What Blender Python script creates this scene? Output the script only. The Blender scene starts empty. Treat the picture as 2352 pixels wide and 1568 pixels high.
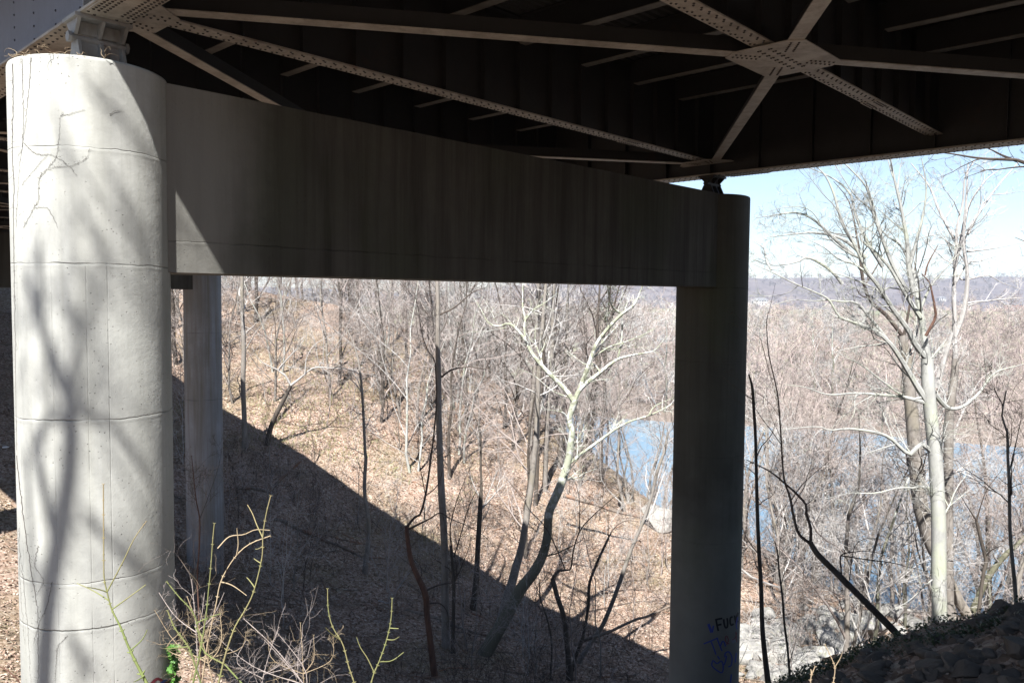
import bpy, math
import numpy as np
from mathutils import Vector, Matrix
rad = math.radians
SC = bpy.context.scene
COL = SC.collection
RNG = np.random.default_rng(7)

# ------------------------------------------------------------------ camera model (photo measured on a 2352 px wide copy)
F = 1823.8
PITCH, ROLL = rad(3.043), rad(.486)
FW = np.array([0, math.cos(PITCH), -math.sin(PITCH)])
_rt = np.array([1., 0, 0]); _up = np.cross(_rt, FW)
RT = math.cos(ROLL)*_rt + math.sin(ROLL)*_up
UP = math.cos(ROLL)*_up - math.sin(ROLL)*_rt
cam = bpy.data.cameras.new('camera'); camo = bpy.data.objects.new('camera', cam); COL.objects.link(camo)
cam.sensor_width = 36; cam.lens = 36*F/2352; cam.clip_end = 20000; cam.clip_start = .05
camo.matrix_world = Matrix(((RT[0], UP[0], -FW[0], 0), (RT[1], UP[1], -FW[1], 0), (RT[2], UP[2], -FW[2], 0), (0, 0, 0, 1)))
SC.camera = camo
SC.render.resolution_x = 1024; SC.render.resolution_y = 682

def ray(px, py): return FW + RT*(px-1176)/F - UP*(py-784)/F
def at(px, py, v):
    r = ray(px, py); return r*(v/r[1])

# bridge frame: X across the bridge, Y along it
T = rad(43.23)
EX = np.array([math.sin(T), math.cos(T), 0]); EY = np.array([-math.cos(T), math.sin(T), 0]); EZ = np.array([0, 0, 1.])
def BW(p):
    p = np.asarray(p, float)
    return p[..., 0:1]*EX + p[..., 1:2]*EY + p[..., 2:3]*EZ
SUNH = np.array([-.205, -.979]); EL = rad(53.9)
SUN = np.array([SUNH[0]*math.cos(EL), SUNH[1]*math.cos(EL), math.sin(EL)])

# ------------------------------------------------------------------ mesh helpers
class MB:
    def __init__(s): s.v = []; s.f = []; s.m = []; s.n = 0
    def add(s, V, Fc, mi=0):
        V = np.asarray(V, float).reshape(-1, 3); Fc = np.asarray(Fc, int)
        s.v.append(V); s.f.append(Fc + s.n); s.m.append(np.full(len(Fc), mi)); s.n += len(V)
    def box(s, a, b, mi=0, fr=BW):
        x0, y0, z0 = a; x1, y1, z1 = b
        V = np.array([(x, y, z) for z in (z0, z1) for x, y in ((x0, y0), (x1, y0), (x1, y1), (x0, y1))], float)
        s.add(fr(V) if fr else V, [(3, 2, 1, 0), (4, 5, 6, 7), (0, 1, 5, 4), (1, 2, 6, 5), (2, 3, 7, 6), (3, 0, 4, 7)], mi)
    def prism(s, poly, z0, z1, mi=0, fr=None):
        n = len(poly)
        z0 = np.broadcast_to(z0, n); z1 = np.broadcast_to(z1, n)
        V = np.array([(x, y, z0[i]) for i, (x, y) in enumerate(poly)] + [(x, y, z1[i]) for i, (x, y) in enumerate(poly)], float)
        if fr: V = fr(V)
        for i in range(n):
            j = (i+1) % n
            s.add(V[[i, j, n+j, n+i]], [(0, 1, 2, 3)], mi)
        for i in range(1, n-1):
            s.add(V[[0, i+1, i]], [(0, 1, 2, 2)], mi); s.add(V[[n, n+i, n+i+1]], [(0, 1, 2, 2)], mi)
    def tubes(s, P, Rd, k=5, mi=0, cap=False):
        P = np.asarray(P, float); Rd = np.asarray(Rd, float)
        if P.ndim == 2: P = P[None]; Rd = Rd[None]
        B, n, _ = P.shape
        t = np.gradient(P, axis=1); t /= np.linalg.norm(t, axis=2, keepdims=True)+1e-9
        ov = P[:, -1]-P[:, 0]; ref = np.zeros((B, 3)); ref[np.arange(B), np.argmin(np.abs(ov), axis=1)] = 1
        a = np.cross(t, ref[:, None, :]); a /= np.linalg.norm(a, axis=2, keepdims=True)+1e-9
        b = np.cross(t, a)
        an = np.arange(k)*2*math.pi/k
        V = P[:, :, None, :] + Rd[:, :, None, None]*(a[:, :, None, :]*np.cos(an)[None, None, :, None]+b[:, :, None, :]*np.sin(an)[None, None, :, None])
        idx = np.arange(B*n*k).reshape(B, n, k)
        q = np.stack([idx[:, :-1, :], np.roll(idx, -1, 2)[:, :-1, :], np.roll(idx, -1, 2)[:, 1:, :], idx[:, 1:, :]], -1).reshape(-1, 4)
        s.add(V.reshape(-1, 3), q, mi)
        if cap:
            for bb in range(B):
                for e in (0, n-1):
                    c = P[bb, e]; ring = V[bb, e]
                    s.add(np.vstack([ring, c]), [(i, (i+1) % k, k, k) for i in range(k)], mi)
    def rivets(s, C, nrm, r, mi=1, h=None):
        C = np.asarray(C, float); nrm = np.asarray(nrm, float); h = h or r*.8
        a = np.cross(nrm, [1, 0, 0]) if abs(nrm[0]) < .8 else np.cross(nrm, [0, 1, 0]); a /= np.linalg.norm(a); b = np.cross(nrm, a)
        an = np.arange(8)*math.pi/4
        ring = a*np.cos(an)[:, None]+b*np.sin(an)[:, None]
        loc = np.vstack([ring*r, ring*r*.62+nrm*h*.8, [nrm*h]])
        fc = [(i, (i+1) % 8, 8+(i+1) % 8, 8+i) for i in range(8)]+[(8+i, 8+(i+1) % 8, 16, 16) for i in range(8)]
        fc = np.array(fc); N = len(C)
        V = (C[:, None, :]+loc[None]).reshape(-1, 3)
        Fc = (fc[None]+(np.arange(N)*17)[:, None, None]).reshape(-1, 4)
        s.add(V, Fc, mi)
    def mesh(s, name, off=None, smooth=False):
        V = np.vstack(s.v); Fc = np.vstack([f.reshape(-1, 4) if f.shape[1] == 4 else np.hstack([f, f[:, -1:]]) for f in s.f]); M = np.concatenate(s.m)
        if off is not None: V = V-off
        tri = Fc[:, 2] == Fc[:, 3]
        cnt = np.where(tri, 3, 4); starts = np.concatenate([[0], np.cumsum(cnt)[:-1]])
        mask = np.ones_like(Fc, bool); mask[tri, 3] = False
        loops = Fc[mask]
        me = bpy.data.meshes.new(name)
        me.vertices.add(len(V)); me.vertices.foreach_set('co', V.astype(np.float32).ravel())
        me.loops.add(len(loops)); me.loops.foreach_set('vertex_index', loops.astype(np.int32))
        me.polygons.add(len(Fc)); me.polygons.foreach_set('loop_start', starts.astype(np.int32))
        me.polygons.foreach_set('material_index', M.astype(np.int32))
        me.polygons.foreach_set('use_smooth', np.full(len(Fc), bool(smooth)))
        me.update(calc_edges=True); me.validate()
        return me

WO = {}
def tag(o, label=None, cat=None, group=None, kind=None):
    if label: o['label'] = label
    if cat: o['category'] = cat
    if group: o['group'] = group
    if kind: o['kind'] = kind
    return o
def empty(name, loc, label, cat, group=None):
    o = bpy.data.objects.new(name, None); COL.objects.link(o); o.location = loc; o.empty_display_size = .3
    WO[o.name] = np.array(loc, float); return tag(o, label, cat, group)
def build(name, mb, mats, parent=None, org=None, smooth=False):
    wo = WO[parent.name] if parent is not None else (np.array(org, float) if org is not None else np.zeros(3))
    me = mb.mesh(name, wo, smooth)
    for m in (mats if isinstance(mats, (list, tuple)) else [mats]): me.materials.append(m)
    o = bpy.data.objects.new(name, me); COL.objects.link(o)
    if parent is not None: o.parent = parent
    else: o.location = wo
    WO[o.name] = wo
    return o
def copy_thing(root, loc, rz=0, sc=1, label=None, group=None):
    r = root.copy(); COL.objects.link(r); r.location = loc; r.rotation_euler = (0, 0, rz); r.scale = (sc,)*3 if np.isscalar(sc) else sc
    for ch in root.children:
        c = ch.copy(); COL.objects.link(c); c.parent = r
    if label: r['label'] = label
    if group: r['group'] = group
    return r

# ------------------------------------------------------------------ materials
def mat(name, col, rough=.9, spec=.3):
    m = bpy.data.materials.new(name); m.use_nodes = True; b = m.node_tree.nodes['Principled BSDF']
    b.inputs['Base Color'].default_value = (*col, 1); b.inputs['Roughness'].default_value = rough
    b.inputs['Specular IOR Level'].default_value = spec
    return m, m.node_tree, b
class NT:
    def __init__(s, nt): s.nt = nt; s.pos = nt.nodes.new('ShaderNodeNewGeometry').outputs['Position']; s.tc = nt.nodes.new('ShaderNodeTexCoord').outputs['Object']
    def n(s, t, **kw):
        x = s.nt.nodes.new(t)
        for k, v in kw.items(): setattr(x, k, v)
        return x
    def put(s, sock, val):
        if isinstance(val, bpy.types.NodeSocket): s.nt.links.new(val, sock)
        else: sock.default_value = val
    def mapv(s, v, sc=(1, 1, 1), loc=(0, 0, 0), rot=(0, 0, 0)):
        m = s.n('ShaderNodeMapping'); s.put(m.inputs['Vector'], v); m.inputs['Scale'].default_value = sc; m.inputs['Location'].default_value = loc; m.inputs['Rotation'].default_value = rot; return m.outputs[0]
    def noise(s, v, sc, det=4, ro=.6, dist=0):
        m = s.n('ShaderNodeTexNoise'); s.put(m.inputs['Vector'], v); m.inputs['Scale'].default_value = sc; m.inputs['Detail'].default_value = det; m.inputs['Roughness'].default_value = ro; m.inputs['Distortion'].default_value = dist; return m.outputs['Fac']
    def vor(s, v, sc, out='Distance', feature='F1', rnd=1):
        m = s.n('ShaderNodeTexVoronoi', feature=feature); s.put(m.inputs['Vector'], v); m.inputs['Scale'].default_value = sc; m.inputs['Randomness'].default_value = rnd; return m.outputs[out]
    def ramp(s, v, pts, interp='LINEAR'):
        m = s.n('ShaderNodeValToRGB'); s.put(m.inputs[0], v); cr = m.color_ramp; cr.interpolation = interp
        while len(cr.elements) < len(pts): cr.elements.new(.5)
        for e, (p, c) in zip(cr.elements, pts):
            e.position = p; e.color = (*c, 1) if not np.isscalar(c) else (c, c, c, 1)
        return m.outputs[0]
    def mix(s, f, a, b, mode='MIX'):
        m = s.n('ShaderNodeMix', data_type='RGBA', blend_type=mode); s.put(m.inputs[0], f)
        s.put(m.inputs[6], a if isinstance(a, bpy.types.NodeSocket) else (*a, 1)); s.put(m.inputs[7], b if isinstance(b, bpy.types.NodeSocket) else (*b, 1)); return m.outputs[2]
    def math(s, op, a, b=0.0, c=0.0):
        m = s.n('ShaderNodeMath', operation=op); s.put(m.inputs[0], a); s.put(m.inputs[1], b); s.put(m.inputs[2], c); return m.outputs[0]
    def bump(s, h, st, dist, nrm=None):
        m = s.n('ShaderNodeBump'); s.put(m.inputs['Height'], h); m.inputs['Strength'].default_value = st; m.inputs['Distance'].default_value = dist
        if nrm: s.put(m.inputs['Normal'], nrm)
        return m.outputs[0]
    def sep(s, v):
        m = s.n('ShaderNodeSeparateXYZ'); s.put(m.inputs[0], v); return m.outputs

def concrete(name, base, dark, streak, seams=None, vseams=None, green=.0, lit_end=None, foot=None):
    m, nt, b = mat(name, base, .92, .2); N = NT(nt); p = N.pos
    big = N.noise(p, .55, 5, .6); fine = N.noise(p, 9, 6, .7)
    c = N.mix(N.ramp(big, [(.35, 0.), (.65, 1.)]), base, tuple(x*.72 for x in base))
    c = N.mix(N.math('MULTIPLY', N.ramp(N.noise(N.mapv(p, loc=(3, 8, 2)), 1.9, 6, .7), [(.45, 0.), (.6, 1.)]), .5), c, tuple(x*.78 for x in base))
    st = N.noise(N.mapv(p, (2.2, 2.2, .12)), 1.6, 5, .65)
    c = N.mix(N.math('MULTIPLY', N.ramp(st, [(.42, 0.), (.68, 1.)]), streak), c, dark)
    st2 = N.noise(N.mapv(p, (7, 7, .2), (3, 1, 0)), 1.6, 4, .6)
    c = N.mix(N.math('MULTIPLY', N.ramp(st2, [(.5, 0.), (.75, 1.)]), streak*.6), c, tuple(x*.8 for x in dark))
    if green:
        g = N.noise(N.mapv(p, (1, 1, .6), (9, 2, 0)), .5, 3, .5)
        c = N.mix(N.math('MULTIPLY', N.ramp(g, [(.5, 0.), (.62, 1.)]), green), c, (.06, .085, .03))
    c = N.mix(N.math('MULTIPLY', N.ramp(fine, [(.35, 1.), (.55, 0.)]), .16), c, tuple(x*.62 for x in base))
    # air-bubble pores, in clusters
    pv = N.vor(p, 17); pc = N.noise(p, 1.3, 2, .5)
    pore = N.math('MULTIPLY', N.ramp(pv, [(.07, 1.), (.13, 0.)]), N.ramp(pc, [(.45, 0.), (.6, 1.)]))
    c = N.mix(N.math('MULTIPLY', pore, .8), c, tuple(x*.3 for x in dark))
    h = N.math('MULTIPLY', pore, -1.0); h = N.math('ADD', h, N.math('MULTIPLY', N.noise(p, 3, 5, .7), .55)); h = N.math('ADD', h, N.math('MULTIPLY', fine, .28))
    z = N.sep(p)[2]
    wob = N.math('MULTIPLY', N.math('SUBTRACT', N.noise(p, 2.3, 3, .7), .5), .07)
    zz = N.math('ADD', z, wob)
    for lv, wd in (seams or []):
        d = N.math('ABSOLUTE', N.math('SUBTRACT', zz, lv))
        ln = N.ramp(d, [(wd*.4, 1.), (wd, 0.)]); brk = N.ramp(N.noise(p, 1.7, 2, .5), [(.4, .15), (.6, 1.)]); ln = N.math('MULTIPLY', ln, brk)
        c = N.mix(N.math('MULTIPLY', ln, .75), c, tuple(x*.25 for x in base)); h = N.math('SUBTRACT', h, N.math('MULTIPLY', ln, 1.3))
        edge = N.ramp(N.math('ABSOLUTE', N.math('SUBTRACT', zz, lv-.03)), [(.0, 1.), (.03, 0.)])
        h = N.math('ADD', h, N.math('MULTIPLY', edge, .12))
    if vseams:
        cx, cy, angs = vseams
        s = N.sep(p); ang = N.math('ARCTAN2', N.math('SUBTRACT', s[1], cy), N.math('SUBTRACT', s[0], cx))
        for a_ in angs:
            d = N.math('ABSOLUTE', N.math('SUBTRACT', N.math('ADD', ang, N.math('MULTIPLY', wob, .12)), a_))
            ln = N.math('MULTIPLY', N.ramp(d, [(.002, 1.), (.010, 0.)]), N.ramp(N.noise(p, 2.7, 3, .6), [(.35, .1), (.65, 1.)]))
            ln = N.math('MULTIPLY', ln, N.ramp(N.math('ADD', N.math('MULTIPLY', z, .1), .5), [(.53, 1.), (.54, 0.)]))
            c = N.mix(N.math('MULTIPLY', ln, .22), c, tuple(x*.45 for x in base)); h = N.math('SUBTRACT', h, N.math('MULTIPLY', ln, .4))
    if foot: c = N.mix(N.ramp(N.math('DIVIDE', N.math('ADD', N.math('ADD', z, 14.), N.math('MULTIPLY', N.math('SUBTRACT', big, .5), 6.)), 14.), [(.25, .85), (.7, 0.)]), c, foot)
    if lit_end:  # sunlight on the beam's left end painted as a paler zone
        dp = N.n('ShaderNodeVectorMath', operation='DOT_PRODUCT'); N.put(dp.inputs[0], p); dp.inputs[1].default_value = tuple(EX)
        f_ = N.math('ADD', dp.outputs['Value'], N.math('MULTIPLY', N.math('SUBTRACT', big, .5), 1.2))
        c = N.mix(N.ramp(N.math('DIVIDE', f_, 20.), [(.255, 1.), (.30, 0.)]), c, N.mix(N.math('MULTIPLY', N.ramp(st, [(.42, 0.), (.68, 1.)]), .5), lit_end, tuple(x*.6 for x in lit_end)))
    N.put(b.inputs['Base Color'], c); N.put(b.inputs['Normal'], N.bump(h, .7, .02))
    return m
def steel(name, base, dirt, rust, amt=.5, rustamt=.3):
    m, nt, b = mat(name, base, .6, .3); N = NT(nt); p = N.pos
    c = N.mix(N.math('MULTIPLY', N.ramp(N.noise(p, 2.1, 6, .7), [(.4, 0.), (.7, 1.)]), amt), base, dirt)
    c = N.mix(N.math('MULTIPLY', N.ramp(N.noise(N.mapv(p, (1, 1, .25), (4, 4, 0)), 7, 5, .7), [(.5, 0.), (.75, 1.)]), amt), c, dirt)
    c = N.mix(N.math('MULTIPLY', N.ramp(N.noise(N.mapv(p, (1, 1, 1), (20, 4, 0)), 1.1, 6, .75), [(.6, 0.), (.7, 1.)]), rustamt), c, rust)
    N.put(b.inputs['Base Color'], c); N.put(b.inputs['Normal'], N.bump(N.noise(p, 14, 4, .7), .25, .01))
    return m
def bark(name, c1, c2, c3=None, sc=3., bstr=.8, stretch=.35, camo=False):
    m, nt, b = mat(name, c1, .9, .15); N = NT(nt); p = N.pos
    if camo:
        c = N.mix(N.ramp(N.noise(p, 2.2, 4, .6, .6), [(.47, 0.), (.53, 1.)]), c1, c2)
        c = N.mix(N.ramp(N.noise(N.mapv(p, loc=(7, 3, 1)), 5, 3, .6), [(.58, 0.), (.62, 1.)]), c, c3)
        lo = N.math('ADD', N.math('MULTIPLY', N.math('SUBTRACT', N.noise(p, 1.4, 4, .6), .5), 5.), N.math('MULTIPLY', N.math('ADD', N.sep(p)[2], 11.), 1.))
        c = N.mix(N.ramp(lo, [(-.0, 1.), (.8, 0.)]), c, (.15, .145, .10))  # brown lower bark, also darkening the shaded foot of the trunk by colour
    else:
        c = N.mix(N.ramp(N.noise(N.mapv(p, (1, 1, stretch)), sc, 5, .7), [(.35, 0.), (.68, 1.)]), c1, c2)
        if c3: c = N.mix(N.ramp(N.noise(N.mapv(p, loc=(7, 3, 1)), .9, 4, .6), [(.5, 0.), (.66, 1.)]), c, c3)
    oi = N.n('ShaderNodeObjectInfo').outputs['Random']
    c = N.mix(N.ramp(oi, [(0., .0), (1., .35)]), c, tuple(x*.45 for x in c1))
    N.put(b.inputs['Base Color'], c)
    N.put(b.inputs['Normal'], N.bump(N.noise(N.mapv(p, (1, 1, .18)), 26, 4, .7), bstr, .012))
    return m
M = {}
LC = BW([3.736, 10.825, 0]); RC = BW([19.4, 10.825, 0])
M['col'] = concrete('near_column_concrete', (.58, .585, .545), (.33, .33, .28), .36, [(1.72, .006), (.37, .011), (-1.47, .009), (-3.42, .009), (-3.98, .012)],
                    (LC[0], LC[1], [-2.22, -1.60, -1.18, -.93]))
M['cap'] = concrete('cap_concrete', (.11, .105, .09), (.035, .032, .025), .75, [(.72, .006)], None, .2, (.26, .255, .23))  # beam's shade put into the dark base, its sunlit end into the last colour
M['rcol'] = concrete('shade_dark_column_concrete', (.085, .085, .072), (.04, .04, .03), .6, [(.33, .01), (-1.6, .008), (-4.1, .008), (-6.4, .01)], None, .2, None, (.22, .22, .205))  # column's shade put into the dark base; streaks and green are staining
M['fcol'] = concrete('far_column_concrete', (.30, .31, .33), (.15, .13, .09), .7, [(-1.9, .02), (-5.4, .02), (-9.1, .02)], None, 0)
M['flange'] = steel('flange_paint', (.42, .385, .33), (.18, .15, .12), (.28, .11, .05), .8, .45)
M['strfl'] = steel('stringer_paint', (.24, .22, .19), (.10, .09, .075), (.2, .09, .04), .8, .4)
M['web'] = steel('shade_dark_web_paint', (.026, .024, .023), (.014, .012, .010), (.07, .03, .015), .6, .3)  # shade under the deck put into the web colour, darker than the flange paint
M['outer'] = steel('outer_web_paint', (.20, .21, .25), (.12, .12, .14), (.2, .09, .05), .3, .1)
M['rivet'] = steel('rivet_paint', (.055, .045, .040), (.03, .02, .015), (.1, .04, .02), .5, .3)
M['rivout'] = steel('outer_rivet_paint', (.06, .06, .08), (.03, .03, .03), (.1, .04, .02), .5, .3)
M['bearing'] = steel('bearing_paint', (.36, .36, .35), (.15, .13, .11), (.25, .11, .05), .7, .35)
M['deck'] = steel('deck_pan', (.06, .06, .058), (.02, .02, .02), (.08, .04, .02), .6, .3)
M['white'] = bark('pale_smooth_bark', (.47, .47, .44), (.31, .31, .29), (.44, .46, .36), 2.2, .3)
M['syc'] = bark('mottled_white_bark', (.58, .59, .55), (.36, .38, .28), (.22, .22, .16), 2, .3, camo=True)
M['twigw'] = bark('pale_twig_bark', (.48, .46, .44), (.33, .31, .29), None, 4, .2)
M['grey'] = bark('grey_bark', (.36, .33, .30), (.20, .175, .15), (.28, .25, .2), 4, 1)
M['dark'] = bark('dark_furrowed_bark', (.17, .145, .12), (.085, .07, .06), None, 5, 1)
M['red'] = bark('reddish_bark', (.22, .12, .085), (.09, .055, .045), None, 4, .7)
M['twigd'] = bark('dark_twig_bark', (.16, .13, .11), (.09, .07, .06), None, 4, .2)
M['twigp'] = bark('pinkish_twig_bark', (.42, .36, .33), (.27, .23, .21), None, 3, .2)
M['far'] = bark('far_twig_bark', (.46, .37, .34), (.25, .20, .19), (.36, .36, .25), .09, .1)
M['hillwood'] = bark('hill_twig_bark', (.26, .21, .22), (.13, .115, .135), (.24, .25, .18), .03, .1)
M['green'] = bark('green_stem', (.24, .29, .10), (.15, .18, .07), (.34, .27, .15), 6, .2)
M['tan'] = bark('tan_dry_twig', (.50, .40, .26), (.34, .25, .17), None, 5, .2)
M['log'] = bark('weathered_log', (.33, .27, .22), (.15, .12, .10), (.38, .18, .10), 4, 1)

def ground_mat():
    m, nt, b = mat('leaf_litter', (.4, .3, .2), .95, .1); N = NT(nt); p = N.pos
    pw = N.mix(.06, p, N.n('ShaderNodeTexNoise').outputs['Color'], 'ADD')
    cell = N.vor(N.mapv(p, (1, 1, .7)), 8.5, 'Color'); cs = N.sep(cell)
    leaf = N.ramp(cs[0], [(0., (.13, .085, .06)), (.2, (.31, .20, .14)), (.5, (.48, .345, .27)), (.8, (.60, .465, .38)), (1., (.72, .62, .50))])
    cell2 = N.sep(N.vor(N.mapv(p, (1, 1, .7), (3.3, 1.2, 0)), 19, 'Color'))
    leaf = N.mix(N.ramp(cell2[1], [(.3, .0), (.9, .55)]), leaf, (.24, .165, .125))
    grn = N.noise(N.mapv(p, loc=(11, 3, 0)), .11, 5, .65)
    leaf = N.mix(N.math('MULTIPLY', N.ramp(grn, [(.50, 0.), (.64, 1.)]), N.ramp(cell2[0], [(.2, .1), (.7, .7)])), leaf, (.22, .21, .10))
    soil = N.noise(p, .45, 6, .75)
    leaf = N.mix(N.ramp(soil, [(.50, 0.), (.64, .8)]), leaf, (.24, .18, .13))
    leaf = N.mix(N.ramp(N.noise(N.mapv(p, (1, 1, .6), (31, 3, 0)), .14, 6, .7), [(.56, 0.), (.66, .4)]), leaf, (.31, .25, .17))
    # wooded flood plain and fields far across the river
    dist = N.n('ShaderNodeVectorMath', operation='LENGTH'); N.put(dist.inputs[0], p); d = dist.outputs['Value']
    y = N.sep(p)[1]
    wood = N.mix(N.ramp(N.noise(p, .03, 6, .7), [(.35, 0.), (.65, 1.)]), (.17, .14, .12), (.27, .22, .18))
    field = N.mix(N.ramp(N.noise(p, .004, 4, .6), [(.35, 0.), (.65, 1.)]), (.26, .28, .15), (.22, .20, .14))
    leaf = N.mix(N.ramp(N.math('DIVIDE', y, 1000.), [(.125, 0.), (.135, 1.)]), leaf, wood)
    leaf = N.mix(N.ramp(N.math('DIVIDE', y, 10000.), [(.062, 0.), (.068, 1.)]), leaf, field)
    hill = N.mix(N.ramp(N.noise(p, .012, 6, .75), [(.35, 0.), (.65, 1.)]), (.11, .095, .11), (.22, .185, .18))
    leaf = N.mix(N.ramp(N.math('DIVIDE', y, 10000.), [(.205, 0.), (.215, 1.)]), leaf, hill)
    N.put(b.inputs['Base Color'], leaf)
    h = N.math('ADD', N.math('MULTIPLY', cs[1], .6), N.math('MULTIPLY', N.noise(p, 4, 5, .7), 1.5))
    N.put(b.inputs['Normal'], N.bump(h, .9, .05))
    return m
M['ground'] = ground_mat()
def rock_mat(name, c1, c2, c3):
    m, nt, b = mat(name, c1, .9, .2); N = NT(nt); p = N.pos
    c = N.mix(N.ramp(N.noise(p, 1.7, 6, .7), [(.38, 0.), (.62, 1.)]), c1, c2)
    c = N.mix(N.ramp(N.noise(N.mapv(p, loc=(5, 5, 5)), 3.3, 5, .7), [(.55, 0.), (.66, .8)]), c, c3)
    oi = N.n('ShaderNodeObjectInfo').outputs['Random']
    c = N.mix(N.ramp(oi, [(0., .0), (1., .5)]), c, tuple(x*.6 for x in c2))
    N.put(b.inputs['Base Color'], c); N.put(b.inputs['Normal'], N.bump(N.noise(p, 6, 6, .75), .8, .04)); return m
M['rock'] = rock_mat('creek_boulder_stone', (.52, .50, .46), (.36, .35, .33), (.30, .31, .20))
M['riprap'] = rock_mat('riprap_stone', (.27, .23, .19), (.15, .13, .115), (.20, .15, .11))
m, nt, b = mat('river_water', (.10, .20, .26), .28, .35); N = NT(nt)
N.put(b.inputs['Base Color'], N.mix(N.ramp(N.noise(N.mapv(N.pos, (1, .35, 1)), .05, 4, .6), [(.4, 0.), (.6, 1.)]), (.10, .175, .25), (.15, .235, .30)))
N.put(b.inputs['Normal'], N.bump(N.noise(N.mapv(N.pos, (.6, 1, 1)), 1.2, 5, .7), .35, .12)); M['water'] = m
m, nt, b = mat('ivy_leaf', (.05, .09, .03), .5, .4); N = NT(nt)
N.put(b.inputs['Base Color'], N.mix(N.ramp(N.noise(N.pos, 3, 3, .6), [(.35, 0.), (.65, 1.)]), (.035, .07, .022), (.10, .15, .045))); M['ivy'] = m
m, nt, b = mat('dry_leaf', (.4, .28, .2), .8, .2); N = NT(nt)
oc = N.sep(N.vor(N.pos, 9, 'Color'))[0]
N.put(b.inputs['Base Color'], N.ramp(oc, [(0., (.20, .13, .09)), (.5, (.46, .32, .24)), (1., (.68, .56, .46))])); M['leaf'] = m
m, nt, b = mat('dry_grass', (.38, .36, .18), .8, .2); M['grass'] = m
M['gblue'] = mat('blue_spray_paint', (.05, .07, .36), .6, .3)[0]
M['gblack'] = mat('black_spray_paint', (.012, .010, .012), .6, .3)[0]
M['gred'] = mat('red_spray_paint', (.22, .03, .05), .6, .3)[0]
M['gpale'] = mat('pale_spray_paint', (.20, .22, .27), .6, .3)[0]
M['wall'] = mat('white_house_wall', (.75, .73, .70), .8, .2)[0]
M['brick'] = mat('red_brick_wall', (.42, .20, .15), .9, .2)[0]
M['roof'] = mat('grey_shingle_roof', (.22, .22, .23), .9, .2)[0]
M['pane'] = mat('dark_window_glass', (.06, .07, .09), .15, .5)[0]
M['plastic'] = mat('white_plastic', (.8, .8, .8), .4, .4)[0]

# ------------------------------------------------------------------ terrain
CP = np.array([
 (0,0,-1.65),(3,0,-1.3),(-3,0,-2.3),(0,-6,-1.0),(6,1,-1.7),(-8,-6,-1.6),(12,-6,-.6),(0,-20,1.5),(20,-20,3),(-20,-20,1),(14,4,-2.4),
 (7.97,12,-4.64),(6.1,12,-5.22),(4.25,12,-5.9),(11,12,-3.7),(16,12,-2.8),(5.1,8,-3.95),(8,8,-3.1),(2.5,6,-3.9),(0,4.5,-3.3),(-2.5,5,-3.9),(0,9,-6.2),
 (-3,8,-5.6),(-5.3,10.6,-6.9),(-10,8,-6.2),(-16,5,-6),(-8,16,-9.6),(-10.5,23,-13.),(-14,27,-14.2),(-12.6,32.6,-15.6),(-17,27,-13.1),(-22,24,-11.5),(-34,15,-8),(-30,-10,-3),
 (2,14,-8.2),(7.5,16,-8.0),(5.4,21.5,-12.),(10,21,-10.4),(16,18,-7.6),(22,16,-6),(0,22,-13.),(14,28,-14.2),(21,30,-14),(30,26,-11.5),(40,20,-9),
 (0,30,-16.0),(-4,40.5,-17.9),(6,30,-16.3),(8,36,-18.8),(2,40,-19.2),(16,38,-19),(2.18,49.35,-19.34),(5.88,45.76,-19.4),(8.78,43.46,-19.85),(7.5,44.4,-19.6),
 (-16.4,42,-14.6),(-8,46,-16.8),(-23.68,64.87,-9.06),(-19.79,62.37,-10.42),(-15.69,59.85,-11.97),(-10.92,57.38,-14.33),(-7.47,55.43,-15.85),(-5.16,53.92,-16.6),(-2.08,52,-17.76),(-.3,51.05,-18.58),
 (-26.4,41.3,-10.6),(-36,42,-7.5),(-33,56,-6.5),(-46,70,-1.2),(-60,60,1),(-60,35,-3),(-70,90,5),
 (-31,100,-.6),(-17,95,-2.2),(-6.2,90,-6.8),(1.2,85,-11.2),(7.2,80,-14.8),(10.8,72,-16.8),(12.4,64,-17.9),(18.5,62,-18.4),(24.6,62,-22.6),
 (-12,75,-7.2),(-22,82,-3.6),(-5,68,-12.4),(3,62,-16.4),(8,56,-18.4),(14,52,-19.6),(-14,67,-9.4),
 (19,46,-20.6),(24,50,-21.6),(31,56,-23),(40,60,-24.4),(26,40,-18.2),(36,44,-19.5),(50,46,-20),(60,52,-23),(70,40,-17),
 (22,72,-25.8),(16,82,-25.9),(12,92,-26),(6,104,-26),(34,70,-26.5),(52,66,-26.5),(75,62,-26.5),(100,58,-26.5),(-6,115,-25.5),(-30,125,-20),(-60,125,-8),
 (30,100,-28),(60,100,-28),(90,100,-28),(20,125,-28),(0,140,-28),(60,130,-28),(100,130,-28),(110,80,-28),(130,40,-22),(120,10,-12),(80,10,-8),(60,-20,0),(-60,-10,-2),(-100,40,0),(-100,100,6)], float)
def tps_fit(C):
    P = C[:, :2]; n = len(P)
    d = np.linalg.norm(P[:, None]-P[None], axis=2); K = np.where(d > 0, d*d*np.log(d+1e-12), 0)
    K += np.eye(n)*1.2
    Q = np.hstack([np.ones((n, 1)), P]); A = np.zeros((n+3, n+3)); A[:n, :n] = K; A[:n, n:] = Q; A[n:, :n] = Q.T
    return np.linalg.solve(A, np.concatenate([C[:, 2], np.zeros(3)]))
TW = tps_fit(CP)
def sstep(a, b, x): t = np.clip((x-a)/(b-a), 0, 1); return t*t*(3-2*t)
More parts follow.
